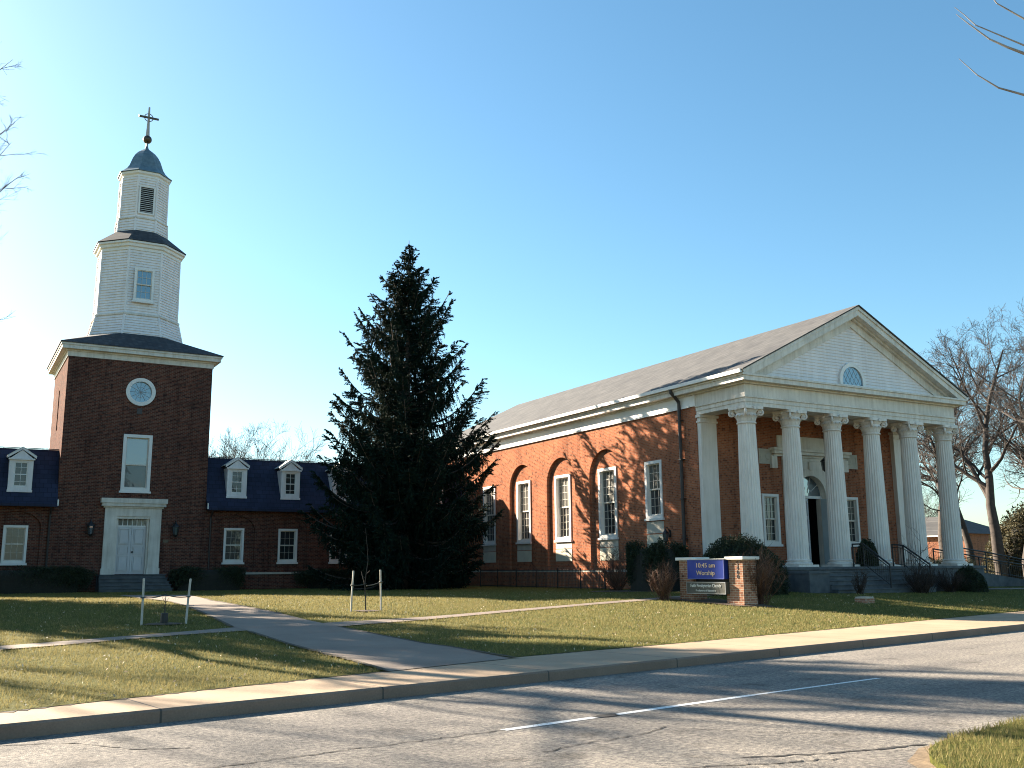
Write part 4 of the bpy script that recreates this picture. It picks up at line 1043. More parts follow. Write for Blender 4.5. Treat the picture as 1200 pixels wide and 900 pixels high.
mb = MB(); mb.band(M_front(-.14), rect(.04, 1.72, .79, 1.17), rect(.06, 1.70, .81, 1.15), 0, .01); mb.build('board_edge', M_ALU, gb)
mb = MB(); mb.box(.225, 1.755, .13, .18, .9, 1.7); mb.build('back_frame', M_BLACK, sg)
def text(body, size, mat, parent, x, y, z, align='CENTER', sxs=1.0, name='lettering', ext=.006, bold=.0):
    cu_ = bpy.data.curves.new(name, 'FONT'); cu_.body = body; cu_.size = size; cu_.align_x = align; cu_.align_y = 'CENTER'; cu_.extrude = ext; cu_.offset = bold
    tmp = bpy.data.objects.new('tmp_text', cu_); col.objects.link(tmp)
    dg = bpy.context.evaluated_depsgraph_get(); me = bpy.data.meshes.new_from_object(tmp.evaluated_get(dg)); me.name = name
    bpy.data.objects.remove(tmp); bpy.data.curves.remove(cu_)
    me.materials.clear(); me.materials.append(mat)
    me.transform(Matrix.Translation((x, y, z)) @ Matrix.Rotation(R(90), 4, 'X') @ Matrix.Scale(sxs, 4, (1, 0, 0)))
    o = bpy.data.objects.new(name, me); col.objects.link(o); o.parent = parent; return o
text('10:45 am', .205, M_LETO, bp_, .87, -.117, 1.69, sxs=1.12, bold=.001)
text('Worship', .205, M_LETO, bp_, .87, -.117, 1.45, sxs=1.08, bold=.001)
text('Faith Presbyterian Church', .150, M_LETW, gb, .88, -.147, 1.05, sxs=.83, bold=.0005)
text('Presbytery of Baltimore', .085, M_LETW, gb, .88, -.147, .895, sxs=1.05)
for k, ch in enumerate('5400'): text(ch, .17, M_BLACK, pr_, 2.13, -.006, 1.74 - .135 * k, name='house_number', bold=.002)
# the stub of a brick base in the grass
st = root('brick_block', 'low square brick block lying in the lawn before the porch', 'brick base', (11.72, 33.25, float(zt(11.72, 33.25))), TH + .1)
mb = MB(); mb.box(-.24, .24, -.20, .24, -.1, .16); mb.build('brick_course', M_SBRICK, st, bevel=.01)
mb = MB(); mb.box(-.22, .22, -.18, .22, .161, .20); mb.build('mortar_top', M_STONE, st)

# ================================================================== vegetation
def leaf_cloud(n, pos_fn, size, rng, flat=.0):       # n small leaf quads at sampled points
    P = pos_fn(n); n = len(P)
    a = rng.normal(size=(n, 3)); a /= np.linalg.norm(a, axis=1)[:, None]
    b_ = np.cross(a, rng.normal(size=(n, 3))); b_ /= np.linalg.norm(b_, axis=1)[:, None]
    s = (size * rng.uniform(.6, 1.3, n))[:, None]
    V = np.stack([P - a * s, P + b_ * s * .45, P + a * s, P - b_ * s * .45], 1).reshape(-1, 3)
    return V, np.arange(4 * n).reshape(-1, 4)
def hedge(label, loc, dims, seed, n=9000, box=False, mat=None, rz=TH, name='evergreen_shrub', cat='shrub', group=None, leaf=.038):
    rng = np.random.default_rng(seed); L, W, H_ = dims
    z0 = float(zt(loc[0], loc[1])) - .05 if len(loc) < 3 else loc[2]
    rt = root(name, label, cat, (loc[0], loc[1], z0), rz, group)
    ph = rng.uniform(0, 6.28, 6)
    def shell(n):
        u = rng.normal(size=(n, 3)); u /= np.linalg.norm(u, axis=1)[:, None]; u[:, 2] = np.abs(u[:, 2])
        if box:
            q = np.sign(u) * np.abs(u) ** .35
        else: q = u * 1.0
        az = np.arctan2(u[:, 1], u[:, 0])
        lump = 1 + .09 * np.sin(3 * az + ph[0] + 4 * u[:, 2]) + .07 * np.sin(7 * az + ph[1] - 5 * u[:, 2]) + .05 * np.sin(13 * az + ph[2]) * np.sin(9 * u[:, 2] + ph[3])
        r_ = rng.uniform(.88, 1.03, n) * (1 + (lump - 1) * .6)
        if box: q = np.clip(q, -1, 1)
        P = q * r_[:, None] * np.array([L / 2, W / 2, H_]); P[:, 2] = np.maximum(P[:, 2], .03)
        return P
    V, F = leaf_cloud(n, shell, leaf, rng)
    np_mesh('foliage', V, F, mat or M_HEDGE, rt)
    mb = MB(); nn, mm = 18, 7; vs = []
    for j in range(mm):
        e_ = math.pi / 2 * j / (mm - 1)
        for k in range(nn):
            a = 2 * math.pi * k / nn; d = np.array([math.cos(e_) * math.cos(a), math.cos(e_) * math.sin(a), math.sin(e_)])
            q = np.clip(np.sign(d) * np.abs(d) ** .35, -1, 1) if box else d
            vs.append((q[0] * L / 2 * .88, q[1] * W / 2 * .88, q[2] * H_ * .90))
    mb.add(vs, [(j * nn + k, j * nn + (k + 1) % nn, (j + 1) * nn + (k + 1) % nn, (j + 1) * nn + k) for j in range(mm - 1) for k in range(nn)])
    mb.build('inner_branches', M_DARK if False else plain('shrub_wood', (.02, .018, .013), (.03, .026, .018), 8, .95) if 'shrub_wood' not in bpy.data.materials else bpy.data.materials['shrub_wood'], rt)
    return rt
hedge('dark clipped evergreen block against the hall wall left of the sign', tuple(B(-1.85, 3.7))[:2], (1.9, 2.2, 2.0), 1, 26000, True)
hedge('broad dark evergreen mound behind the church sign', tuple(B(-2.1, -1.45))[:2], (3.8, 2.7, 2.05), 2, 40000)
hedge('dark evergreen bush on the porch edge between the stair railings', (B(6.35, -.1).x, B(6.35, -.1).y, ZB), (1.1, .7, 1.1), 3, 7000)
hedge('long dark hedge at the tower foot left of its steps', tuple(B(-25.4, 23.2))[:2], (8.2, 1.7, 1.25), 4, 30000, True, name='hedge', cat='hedge')
hedge('dark hedge at the tower foot right of its steps', tuple(B(-15.6, 23.3))[:2], (3.6, 1.5, 1.2), 5, 16000, True, name='hedge', cat='hedge')
hedge('low dark hedge under the wing windows behind the tall spruce', tuple(B(-6.2, 23.5))[:2], (9.0, 1.3, 1.05), 6, 28000, True, name='hedge', cat='hedge')
hedge('round dark bush beside the pavement slab at the far right of the porch', tuple(B(10.3, -2.0))[:2], (1.35, 1.3, 1.05), 7, 9000)

def twig_shrub(label, loc, h, spread, seed, n=120, mat=None, name='bare_shrub', r0=.012, group=None, sub=7):
    rng = random.Random(seed); z0 = float(zt(loc[0], loc[1])) - .03
    rt = root(name, label, 'shrub', (loc[0], loc[1], z0), 0, group)
    st_, tw = MB(), MB()
    for k in range(n):
        a = rng.uniform(0, 6.283); s = spread * math.sqrt(rng.random()); hh = h * rng.uniform(.6, 1.02) * (1 - .25 * (s / spread) ** 2)
        b0 = Vector((.14 * rng.gauss(0, 1) * spread, .14 * rng.gauss(0, 1) * spread, 0)); top = Vector((s * math.cos(a), s * math.sin(a), hh)); pts = []
        for i in range(6):
            f = i / 5; p = b0.lerp(top, f); p.z = hh * f ** .85; bow = .16 * spread * math.sin(math.pi * f)
            pts.append(p + Vector((math.cos(a) * bow, math.sin(a) * bow, 0)) + Vector((rng.gauss(0, .018), rng.gauss(0, .018), 0)))
        st_.tube(pts, [r0, r0 * .9, r0 * .75, r0 * .6, r0 * .45, r0 * .25], 3, False)
        for q in range(sub):
            i = rng.randint(1, 4); p = pts[i].lerp(pts[i + 1], rng.random()); d = Vector((rng.gauss(0, 1), rng.gauss(0, 1), rng.uniform(.2, 1.3))).normalized(); L = rng.uniform(.12, .38) * h * .45
            m_ = p + d * L * .5 + Vector((rng.gauss(0, .02), rng.gauss(0, .02), .02)); tw.tube([p, m_, p + d * L + Vector((0, 0, .05))], [r0 * .5, r0 * .4, r0 * .2], 3, False)
    st_.build('stems', mat or M_REDTWIG, rt, fix=False); tw.build('twigs', mat or M_REDTWIG, rt, fix=False)
    return rt
twig_shrub('leafless brown shrub hugging the left pillar of the sign', (4.95, 32.95), 1.4, .55, 11, 62, sub=13)
twig_shrub('wide leafless brown shrub against the right pillar of the sign', (7.75, 31.7), 1.9, .98, 12, 95, sub=13)
twig_shrub('tall loose brown shrub before the hall wall left of the clipped evergreen', tuple(B(-2.5, 5.7))[:2], 2.0, 1.05, 13, 80, sub=13)
twig_shrub('dark twiggy shrub in front of the stair railings', tuple(B(6.6, -2.5))[:2], 1.25, .75, 14, 110, M_DARKTWIG)
twig_shrub('small dark twiggy shrub right of the porch steps', tuple(B(8.75, -2.2))[:2], 1.05, .7, 15, 110, M_DARKTWIG)
twig_shrub('thin dark shrub in front of the porch steps', tuple(B(2.9, -2.6))[:2], 1.0, .4, 16, 40, M_DARKTWIG)
twig_shrub('low brown shrub at the foot of the ramp railing', tuple(B(17.6, -.6))[:2], .9, .8, 17, 90)

# ---- bare broadleaf trees
def bare_tree(label, loc, H, seed, spread=.5, r0=None, trunk=.32, lean=(0, 0), levels=5, nch=(9, 6, 5, 4, 3), group=None, mat=None, tmat=None, name='bare_tree', twig=.008, z0=None, wobl=.15, upl=.07, leader=.92):
    rng = random.Random(seed); r0 = r0 or H * .018
    z0 = (float(zt(loc[0], loc[1])) if z0 is None else z0) - .15
    rt = root(name, label, 'tree', (loc[0], loc[1], z0), 0, group)
    tk, br = MB(), MB()
    def limb(mbx, p, d, L, r, lvl, up):
        n = max(3, min(9, int(L / .55))) if lvl < 3 else 3
        pts, rads = [p.copy()], [r]
        rend = max(r * (.10 if lvl == 0 else .22), twig * .45)
        wob = .10 if lvl == 0 else wobl
        for i in range(n):
            d = (d + Vector((rng.gauss(0, wob), rng.gauss(0, wob), rng.gauss(0, wob * .6) + up))).normalized()
            p = p + d * (L / n); pts.append(p.copy()); rads.append(r + (rend - r) * ((i + 1) / n) ** .9)
        mbx.tube(pts, rads, (9, 7, 5, 4, 3, 3)[lvl], False)
        return pts, rads
    def grow(p, d, L, r, lvl):
        pts, rads = limb(tk if lvl == 0 else br, p, d, L, r, lvl, upl if lvl else .0)
        if lvl >= levels: return
        k_ = nch[min(lvl, len(nch) - 1)]
        t0 = trunk if lvl == 0 else .18
        for k in range(k_):
            f = t0 + (1 - t0) * (k + rng.random()) / k_; f = min(f, .985)
            x = f * (len(pts) - 1); i = min(int(x), len(pts) - 2); q = pts[i].lerp(pts[i + 1], x - i)
            dd = (pts[i + 1] - pts[i]).normalized(); ax = dd.cross(Vector((rng.gauss(0, 1), rng.gauss(0, 1), rng.gauss(0, 1)))).normalized()
            ang = R(rng.uniform(28, 58)) * (1.0 if lvl else 1.0 + spread * .3)
            nd_ = (Matrix.Rotation(ang, 3, ax) @ dd)
            if lvl == 0: nl = H * spread * rng.uniform(.62, 1.0) * (1.05 - .55 * (f - t0) / (1 - t0))
            else: nl = L * rng.uniform(.38, .68) * (1.05 - .45 * f)
            rr = (rads[i] + (rads[i + 1] - rads[i]) * (x - i)) * rng.uniform(.45, .7)
            if nl > .18: grow(q, nd_, nl, max(rr, twig * .55), lvl + 1)
    grow(Vector((0, 0, 0)), Vector((lean[0], lean[1], 1)).normalized(), H * leader, r0, 0)
    tk.build('trunk', tmat or M_BARK, rt, smooth=True, fix=False); br.build('crown', mat or M_TWIG, rt, fix=False)
    return rt
def tree_copy(src, label, loc, rz, s=1.0, group=None, z0=None):
    c = copy_tree(src); c.location = (loc[0], loc[1], (float(zt(loc[0], loc[1])) if z0 is None else z0) - .15); c.rotation_euler = (0, 0, rz); c.scale = (s, s, s); c['label'] = label
    if group: c['group'] = group
    elif 'group' in c: del c['group']
    return c
GT = 'bare trees beyond the right end of the porch'
t1 = bare_tree('leaning bare tree with a thick trunk nearest to the porch columns', (30.9, 62.5), 17.5, 31, .46, .42, .30, (-.17, -.03), 5, (13, 8, 6, 5, 3), GT, z0=.2, twig=.014)
t2 = bare_tree('tall forked bare tree at the right edge of the picture', (29.7, 57.0), 17, 32, .50, .36, .30, (-.09, .02), 5, (12, 8, 6, 5, 3), GT, z0=.2, twig=.014)
tree_copy(t1, 'bare tree with limbs crossing the sky at the right picture edge', (36.5, 64.0), 1.2, .92, GT, .2)
tree_copy(t2, 'slender bare tree just left of the leaning trunk', (30.6, 66.0), 2.1, .85, GT, .2)
tree_copy(t1, 'bare tree standing behind the leaning trunk and the olive bush', (39.5, 73.0), 2.6, .95, GT, .2)
tree_copy(t2, 'bare tree beyond the picture edge whose left limbs reach in', (40.5, 66.0), 4.2, 1.0, GT, .2)
GB = 'bare trees beyond the slate roofs'
t3 = bare_tree('round-headed bare tree rising behind the right-hand wing roof', (-22.0, 84), 14.6, 33, .62, .30, .42, (0, 0), 4, (13, 9, 8, 5), GB, z0=.3, twig=.018, wobl=.07, upl=.10, leader=.58)
tree_copy(t3, 'bare tree behind the roof right beside the tower wall', (-30.0, 96), 2.0, .92, GB, .3)
tree_copy(t3, 'bare tree behind the left wing close to the tower', (-45.5, 92), 1.0, .93, GB, .3)
tree_copy(t3, 'bare tree behind the left wing at the picture edge', (-51.5, 96), 3.4, 1.0, GB, .3)
tree_copy(t3, 'small bare tree behind the wing roof next to the spruce', (-17.5, 90), 4.4, .88, GB, .3)
tree_copy(t1, 'tall bare tree filling the gap right of the pediment', (35.2, 80.0), 5.3, 1.12, GT, .2)
tree_copy(t2, 'bare tree beyond the brick house corner', (47.5, 104.0), 3.0, 1.25, GT, .2)
tree_copy(t3, 'far bare tree showing above the brick house roof', (55.0, 138), .7, .95, None, .3)
# trees standing left of the picture, whose shadows cross lawn and road
GL = 'street trees left of the lawn'
t4 = bare_tree('tall bare tree whose twigs reach in at the upper left', (-19.9, 28.4), 18.5, 34, .45, .42, .30, (.02, 0), 5, (11, 7, 5, 4, 3), GL)
t4.rotation_euler = (0, 0, 2.2)
tree_copy(t4, 'bare street tree by the left stretch of road', (-18.5, 16.8), 1.9, .8, GL)
tree_copy(t4, 'bare tree on the far left lawn behind the street trees', (-34.0, 30.5), 3.3, .95, GL)


GA = 'bare trees across the road behind the viewer'
for k, (x_, y_, r_, s_, l_) in enumerate([(-32, -16, .4, 1.0, 'bare tree across the road, leftmost of the row behind the viewer'), (-17, -24, 1.7, 1.1, 'bare tree across the road, second from the left behind the viewer'), (-3, -20, 3.1, .95, 'bare tree across the road straight behind the viewer'), (13, -26, 4.0, 1.12, 'bare tree across the road, right of straight behind the viewer'), (27, -18, 5.2, 1.0, 'bare tree across the road, rightmost of the row behind the viewer')]):
    tree_copy((t1, t2)[k % 2], l_, (x_, y_), r_, s_, GA, 0)
# ---- right-hand tree by the near verge: its pale branch ends hang into the upper right corner
rng_ = random.Random(77)
nt_ = root('bare_tree', 'near bare tree whose pale branch tips hang in the upper right', 'tree', (15.0, 14.6, 0), 0)
mb = MB(); mb.tube([(0, 0, -.2), (.05, 0, 2.5), (-.1, .05, 5.2), (.05, -.05, 8.0), (.2, .1, 10.5), (.1, 0, 13)], [.36, .30, .26, .20, .13, .06], 10); mb.build('trunk', M_BARK, nt_, smooth=True)
br = MB()
def side(p, d, L, r, lv):
    pts = [p]; q = p.copy(); dd = d.copy()
    for i in range(4):
        dd = (dd + Vector((rng_.gauss(0, .13), rng_.gauss(0, .13), rng_.gauss(0, .10) + .03))).normalized(); q = q + dd * L / 4; pts.append(q.copy())
    br.tube(pts, [r, r * .85, r * .7, r * .5, r * .3], 4, False)
    if lv > 0:
        for k in range(4):
            i = rng_.randint(0, 3); o_ = Vector((rng_.gauss(0, 1), rng_.gauss(0, 1), rng_.gauss(0, .7))).normalized(); side(pts[i].lerp(pts[i + 1], rng_.random()), (dd + o_ * .75).normalized(), L * rng_.uniform(.35, .6), r * .55, lv - 1)
def bough(pts, r0, nside, tipw=.006):
    P = [Vector(p) - Vector((15.0, 14.6, 0)) for p in pts]; n = len(P)
    br.tube(P, [r0 + (tipw - r0) * (i / (n - 1)) ** .75 for i in range(n)], 6, False)
    for k in range(nside):
        f = rng_.uniform(.05, .40) * (n - 1); i = int(f); d = (P[i + 1] - P[i]).normalized()
        side(P[i].lerp(P[i + 1], f - i), (d + Vector((rng_.gauss(0, .45), rng_.gauss(0, .45), rng_.gauss(0, .3) + .1))).normalized(), rng_.uniform(.7, 1.3), .009, 1)
bough([(14.9, 14.6, 6.6), (12.6, 14.4, 7.9), (10.4, 14.2, 8.7), (9.0, 14.0, 9.15), (8.04, 14, 9.50), (7.79, 14, 9.61), (7.54, 14.02, 9.76), (7.23, 14, 10.01), (7.05, 14, 10.18)], .05, 2, .004)
bough([(8.6, 14.05, 9.30), (8.1, 14.05, 9.66), (7.81, 14.05, 9.80), (7.36, 14.05, 10.02), (7.2, 14.05, 10.2), (7.06, 14.05, 10.33)], .018, 0, .004)
bough([(14.95, 14.6, 5.6), (12.4, 14.3, 7.2), (10.0, 14.1, 8.3), (8.8, 14, 8.68), (7.97, 14, 8.80), (7.59, 14, 8.92), (7.28, 14, 9.14), (7.02, 14, 9.42)], .045, 1, .004)
bough([(15.0, 14.6, 7.6), (12.2, 14.7, 9.0), (10.2, 14.4, 9.6), (9.0, 14.1, 9.9), (8.11, 14, 10.09), (7.71, 14, 10.36), (7.5, 14, 10.7)], .045, 2, .004)
for k in range(14):
    a = rng_.uniform(-1.5, 1.5); z_ = rng_.uniform(5.5, 12.5)
    side(Vector((.05, 0, z_)), Vector((math.cos(a), math.sin(a), .7)).normalized(), rng_.uniform(3, 5.5), .07, 3)
br.build('crown', M_PALETWIG, nt_, fix=False)

lb = MB(); br_keep = br; br = lb; inv = Matrix.Rotation(-2.2, 3, 'Z'); LO = Vector((-19.9, 28.4, t4.location.z))
for (tx, ty, tz) in ((-14.3, 26.4, 16.5), (-14.5, 27.2, 14.9), (-14.0, 26.2, 13.8), (-13.9, 26.8, 13.1), (-14.2, 26.2, 12.4), (-14.4, 26.6, 11.2), (-14.5, 26.2, 9.9), (-14.5, 26.9, 8.7)):
    T_ = Vector((tx, ty, tz)); S_ = Vector((-19.85, 28.4, tz - 3.6)); T_.x -= .35; P = []
    for k in range(9):
        f = k / 8; p = S_.lerp(T_, f); p.z = S_.z + (T_.z - S_.z) * f ** 1.25 + .25 * math.sin(3.1 * f); p += Vector((rng_.gauss(0, .08), rng_.gauss(0, .08), rng_.gauss(0, .07))) if 0 < k < 8 else Vector(); P.append(inv @ (p - LO))
    lb.tube(P, [.045 * (1 - f / 8) ** .8 + .005 for f in range(9)], 5, False)
    for k in range(9):
        f = 3.0 + 4.9 * (k + rng_.random()) / 9; i = int(f); d = (P[i + 1] - P[i]).normalized()
        side(P[i].lerp(P[i + 1], f - i), (d + Vector((rng_.gauss(0, .5), rng_.gauss(0, .5), rng_.gauss(0, .45) + .15))).normalized(), rng_.uniform(.4, .9), .010, 2)
lb.build('lower_limbs', M_TWIG, t4, fix=False)

# ---- the big spruce
def spruce(label, loc, H, seed, z0):
    rng = np.random.default_rng(seed)
    rt = root('spruce_tree', label, 'tree', (loc[0], loc[1], z0), 0)
    MB().tube([(0, 0, -.2), (.02, 0, H * .25), (0, .03, H * .5), (.02, 0, H * .75), (0, 0, H)], [.34, .27, .19, .10, .015], 10).build('trunk', M_SPBARK, rt, smooth=True)
    prof_h = np.array([0, .02, .10, .27, .40, .52, .67, .80, .92, 1.0]) * H      # distance below the tip
    prof_r = np.array([.02, .10, .72, 2.2, 3.4, 4.15, 4.5, 4.6, 4.4, 3.7])
    limbs = MB(); V = []; nv = 0
    z = H - .45; TV = []; k = 0
    while z > 1.0:
        below = H - z; rad = float(np.interp(below, prof_h, prof_r))
        nb = 5 if below < 3 else (6 if below < 10.5 else 9)
        a0 = rng.uniform(0, 6.28)
        for b_ in range(nb):
            a = a0 + 6.283 * b_ / nb + rng.normal(0, .22); L = rad * rng.uniform(.72, 1.14)
            if rng.random() < .07: L *= .55
            zz = z + rng.normal(0, .12)
            rise0 = np.interp(below, [0, 2, 6, 12, 17], [.45, .25, .02, -.16, -.26]) + rng.normal(0, .07)   # slope at the trunk
            tipup = np.interp(below, [0, 2, 6, 12, 17], [.10, .35, .50, .46, .30]) + rng.normal(0, .08)
            ca, sa = math.cos(a), math.sin(a)
            n = max(4, int(L / .3)); s = np.linspace(0, 1, n + 1)
            sway = rng.normal(0, .10) * L
            rr = L * s; hz = L * (rise0 * s + tipup * s ** 2.6 - .06 * np.sin(math.pi * s))
            px = rr * ca - sway * s ** 2 * sa; py = rr * sa + sway * s ** 2 * ca
            P = np.stack([px, py, zz + hz], 1)
            limbs.tube([tuple(p) for p in P], list(.018 + (.05 * L / 4.5) * (1 - s)), 4, False)
            # twigs: side sprays and hanging curtains
            m_ = max(8, int(L / .036)); f = np.sort(rng.uniform(.08, 1.0, m_)); f[-3:] = [.97, .99, 1.0]
            Q = np.stack([np.interp(f, s, P[:, j]) for j in range(3)], 1)
            fw = np.array([ca, sa, 0]) ; sd_ = np.array([-sa, ca, 0])
            slope = rise0 + 2.6 * tipup * f ** 1.6
            fwd = fw[None] + np.stack([0 * f, 0 * f, slope], 1); fwd /= np.linalg.norm(fwd, axis=1)[:, None]
            sgn = rng.choice([-1, 1], m_)[:, None]
            typ = rng.random(m_)
            side_d = sd_[None] * sgn * rng.uniform(.5, 1.0, (m_, 1)) + fwd * rng.uniform(.4, .9, (m_, 1)) + np.array([0, 0, -1])[None] * rng.uniform(.0, .5, (m_, 1))
            hang_d = np.array([0, 0, -1])[None] + fwd * rng.uniform(0, .45, (m_, 1)) + sd_[None] * sgn * rng.uniform(0, .5, (m_, 1))
            typ = np.where(f > .86, 1.0, typ)
            d = np.where((typ < np.interp(below, [0, 3, 8], [.15, .55, .74]))[:, None], hang_d, side_d); d /= np.linalg.norm(d, axis=1)[:, None]
            ln_ = rng.uniform(.34, .90, m_) * np.interp(below, [0, 1.2, 3, 8], [.22, .45, .75, 1.05]) * np.interp(f, [0, .3, .85, 1], [.7, 1.05, .85, .5])
            TV.append((Q, d, ln_))
        z -= np.interp(below, [0, 2, 8, 16], [.20, .40, .54, .36]) * rng.uniform(.85, 1.15); k += 1
    Q = np.concatenate([t[0] for t in TV]); D = np.concatenate([t[1] for t in TV]); Ln = np.concatenate([t[2] for t in TV]); N_ = len(Q)
    ref = rng.normal(size=(N_, 3)); Sx = np.cross(D, ref); Sx /= np.linalg.norm(Sx, axis=1)[:, None]; Sy = np.cross(D, Sx)
    Vs, Fs = [], []; off = 0
    for j in range(11):                              # needle tufts along each twig
        f = (j + .3) / 11; an = rng.uniform(0, 6.283, N_); S = Sx * np.cos(an)[:, None] + Sy * np.sin(an)[:, None]; S2 = np.cross(D, S)
        p0 = Q + D * (Ln * f)[:, None] + np.array([0, 0, -1])[None] * (Ln * f * f * .12)[:, None]
        nl = np.minimum(rng.uniform(.12, .20, N_), Ln * .45)[:, None] * (1.1 - .35 * f); wd = .034
        tip = p0 + (S * .62 + D * .85) * nl
        Vs.append(np.stack([p0 - S2 * wd - D * .02, p0 + S2 * wd + D * .03, tip], 1).reshape(-1, 3)); Fs.append(np.arange(3 * N_).reshape(-1, 3) + off); off += 3 * N_
    # reorder so that a twig's tufts share one shade: join each twig with a thin core blade
    core0, core1 = Q, Q + D * Ln[:, None] + np.array([0, 0, -1])[None] * (Ln * .12)[:, None]
    Vs.append(np.stack([core0 - Sx * .018, core0 + Sx * .018, core1], 1).reshape(-1, 3)); Fs.append(np.arange(3 * N_).reshape(-1, 3) + off)
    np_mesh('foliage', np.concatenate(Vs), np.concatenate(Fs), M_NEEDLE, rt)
    limbs.build('limbs', M_SPBARK, rt, fix=False)
    return rt
SPL = B(-7.25, 17.2)
spr = spruce('tall dark spruce standing before the wing between tower and church hall', (SPL.x, SPL.y), 18.4, 3, .62)
for (x_, y_, s_, l_) in ((33, -19, .9, 'unseen spruce added behind the viewer for window reflections, left of its twin'), (41, -10, 1.0, 'unseen spruce added behind the viewer for window reflections, right of its twin')):
    q_ = copy_tree(spr); q_.location = (x_, y_, 0); q_.scale = (s_, s_, s_); q_['label'] = l_  # unseen spruces, added so the panes mirror dark trees instead of bright sky
sp2 = copy_tree(spr); sp2.location = (-26.4, 36.0, .5); sp2.scale = (1.15, 1.15, 1.15); sp2.rotation_euler = (0, 0, 1.3); sp2['label'] = 'second tall spruce, standing beyond the left edge of the lawn'

# ---- bushes behind the ramp
hedge('tall olive-brown bush behind the ramp railing at the right edge', (33.2, 63.5, .2), (5.5, 4.5, 4.9), 21, 15000, False, M_OLIVE, 0, leaf=.10)
hedge('dark evergreen clump behind the ramp between the last two columns', (26.2, 60.5, .4), (4.2, 2.0, 1.7), 22, 6000, True, None, TH)
twig_shrub('reddish twiggy bush hanging before the olive bush at the right edge', (32.6, 57.5), 4.2, 2.2, 23, 150, M_REDTWIG, r0=.02)
# small ornamental tree by the stair railing
orn = bare_tree('small bare ornamental tree in front of the porch columns', tuple(B(7.4, -1.7))[:2], 2.7, 41, .62, .045, .18, (.05, 0), 4, (8, 5, 4, 3), None, M_DARKTWIG, M_BARK, 'ornamental_tree', .005)

# ---- saplings with their stakes and ties
def stake(label, x, y, h, lx, ly, group='wooden tree stakes on the lawn'):
    z = float(zt(x, y)); mb = MB(); mb.tube([(0, 0, -.25), (lx * .5, ly * .5, h * .5), (lx, ly, h - .02), (lx, ly, h)], [.027, .026, .026, .018], 7)
    o = mb.build('wooden_stake', M_STAKE); o.location = (x, y, z); return tag(o, label, 'stake', group)
stake('pale stake on the left of the short guarded sapling', -8.54, 22.94, 1.06, -.015, .02)
stake('pale stake on the right of the short guarded sapling', -7.72, 23.51, 1.04, .06, .02)
stake('pale leaning stake on the left of the tall sapling', -4.53, 27.71, 1.12, .05, .03)
stake('pale stake on the right of the tall sapling', -3.73, 28.06, 1.14, -.04, .02)
def tie(label, p, q, sag, x):
    a, b_ = Vector(p), Vector(q); pts = [a.lerp(b_, k / 8) - Vector((0, 0, sag * math.sin(math.pi * k / 8))) for k in range(9)]
    mb = MB(); mb.tube(pts, .013, 5); mb.ring((a.x, a.y, a.z), .045, .014, 'z', 12, 5); o = mb.build('tree_tie', M_TIE); return tag(o, label, 'tree tie')
zl = float(zt(-8.2, 23.2)); zr_ = float(zt(-4.1, 27.9))
tie('dark tie from the left stake to the short sapling', (-8.55, 22.95, zl + .62), (-8.11, 23.17, zl + .68), .03, 0)
tie('dark tie from the short sapling to the right stake', (-7.69, 23.52, zl + .62), (-8.11, 23.17, zl + .68), .03, 0)
tie('thin tie from the leaning stake to the tall sapling', (-4.50, 27.72, zr_ + .72), (-4.12, 27.80, zr_ + .76), .02, 0)
tie('thin tie from the tall sapling to the right stake', (-3.75, 28.07, zr_ + .80), (-4.12, 27.80, zr_ + .70), .02, 0)
def sapling(label, x, y, pts, r, fork=None, guard=False):
    z = float(zt(x, y)); rt = root('sapling', label, 'sapling', (x, y, z))
    MB().tube(pts, [r * (1 - .7 * i / (len(pts) - 1)) for i in range(len(pts))], 6, True).build('stem', M_BARK, rt)
    rg = random.Random(x); mb = MB()
    if fork: mb.tube(fork, [r * .7, r * .6, r * .45], 5)
    for k in range(7):
        i = rg.randint(1, len(pts) - 2); p = Vector(pts[i]).lerp(Vector(pts[i + 1]), rg.random()); d = Vector((rg.gauss(0, 1), rg.gauss(0, 1), 1.2)).normalized(); mb.tube([p, p + d * rg.uniform(.06, .2)], [.006, .003], 3)
    mb.build('side_shoots', M_BARK, rt)
    if guard: MB().lathe([(.085, -.03), (.09, .1), (.085, .26), (.08, .265)], 10).build('trunk_guard', M_BLACK, rt)
    return rt
sapling('short sapling with a dark trunk guard between two stakes', -8.11, 23.17, [(0, 0, -.1), (.01, 0, .3), (.0, .01, .55), (.02, 0, .72)], .016, None, True)
sapling('tall thin forked sapling between two stakes before the spruce', -4.12, 27.80, [(0, 0, -.1), (-.02, 0, .4), (-.05, .01, .72), (-.02, 0, 1.0), (.03, .01, 1.4), (.0, 0, 1.8), (-.06, .02, 2.3)], .02, [(-.05, .01, .74), (-.10, 0, .92), (-.15, 0, 1.10)])

# ---- brick house seen between the trees on the right
hr = root('brick_house', 'distant two-storey brick house with grey roof between the right-hand trees', 'house', (42.3, 92.0, 0), -.96)
MH = M_front(0); L_ = 15
wins_ = [rect(-x - .5, -x + .5, 2.9, 4.1) for x in (1.6, 5.4, 8.2, 12.5)] + [rect(-x - .5, -x + .5, .9, 2.1) for x in (1.6, 8.2, 12.5)]
mb = MB(); mb.sheet(MH, rect(-L_, 0, -.3, 4.62), wins_, 0)
for h_ in wins_: mb.reveal(MH, h_, 0, -.15)
mb.add([(0, 0, -.3), (0, 8, -.3), (0, 8, 4.62), (0, 4, 4.62), (0, 0, 4.62), (-L_, 0, -.3), (-L_, 8, -.3), (-L_, 8, 4.62), (-L_, 4, 6.2), (-L_, 0, 4.62)], [(0, 1, 2, 3, 4), (5, 6, 7, 8, 9), (1, 6, 7, 2)]); mb.build('brick_wall', M_HBRICK, hr)
mb = MB(); e = .35
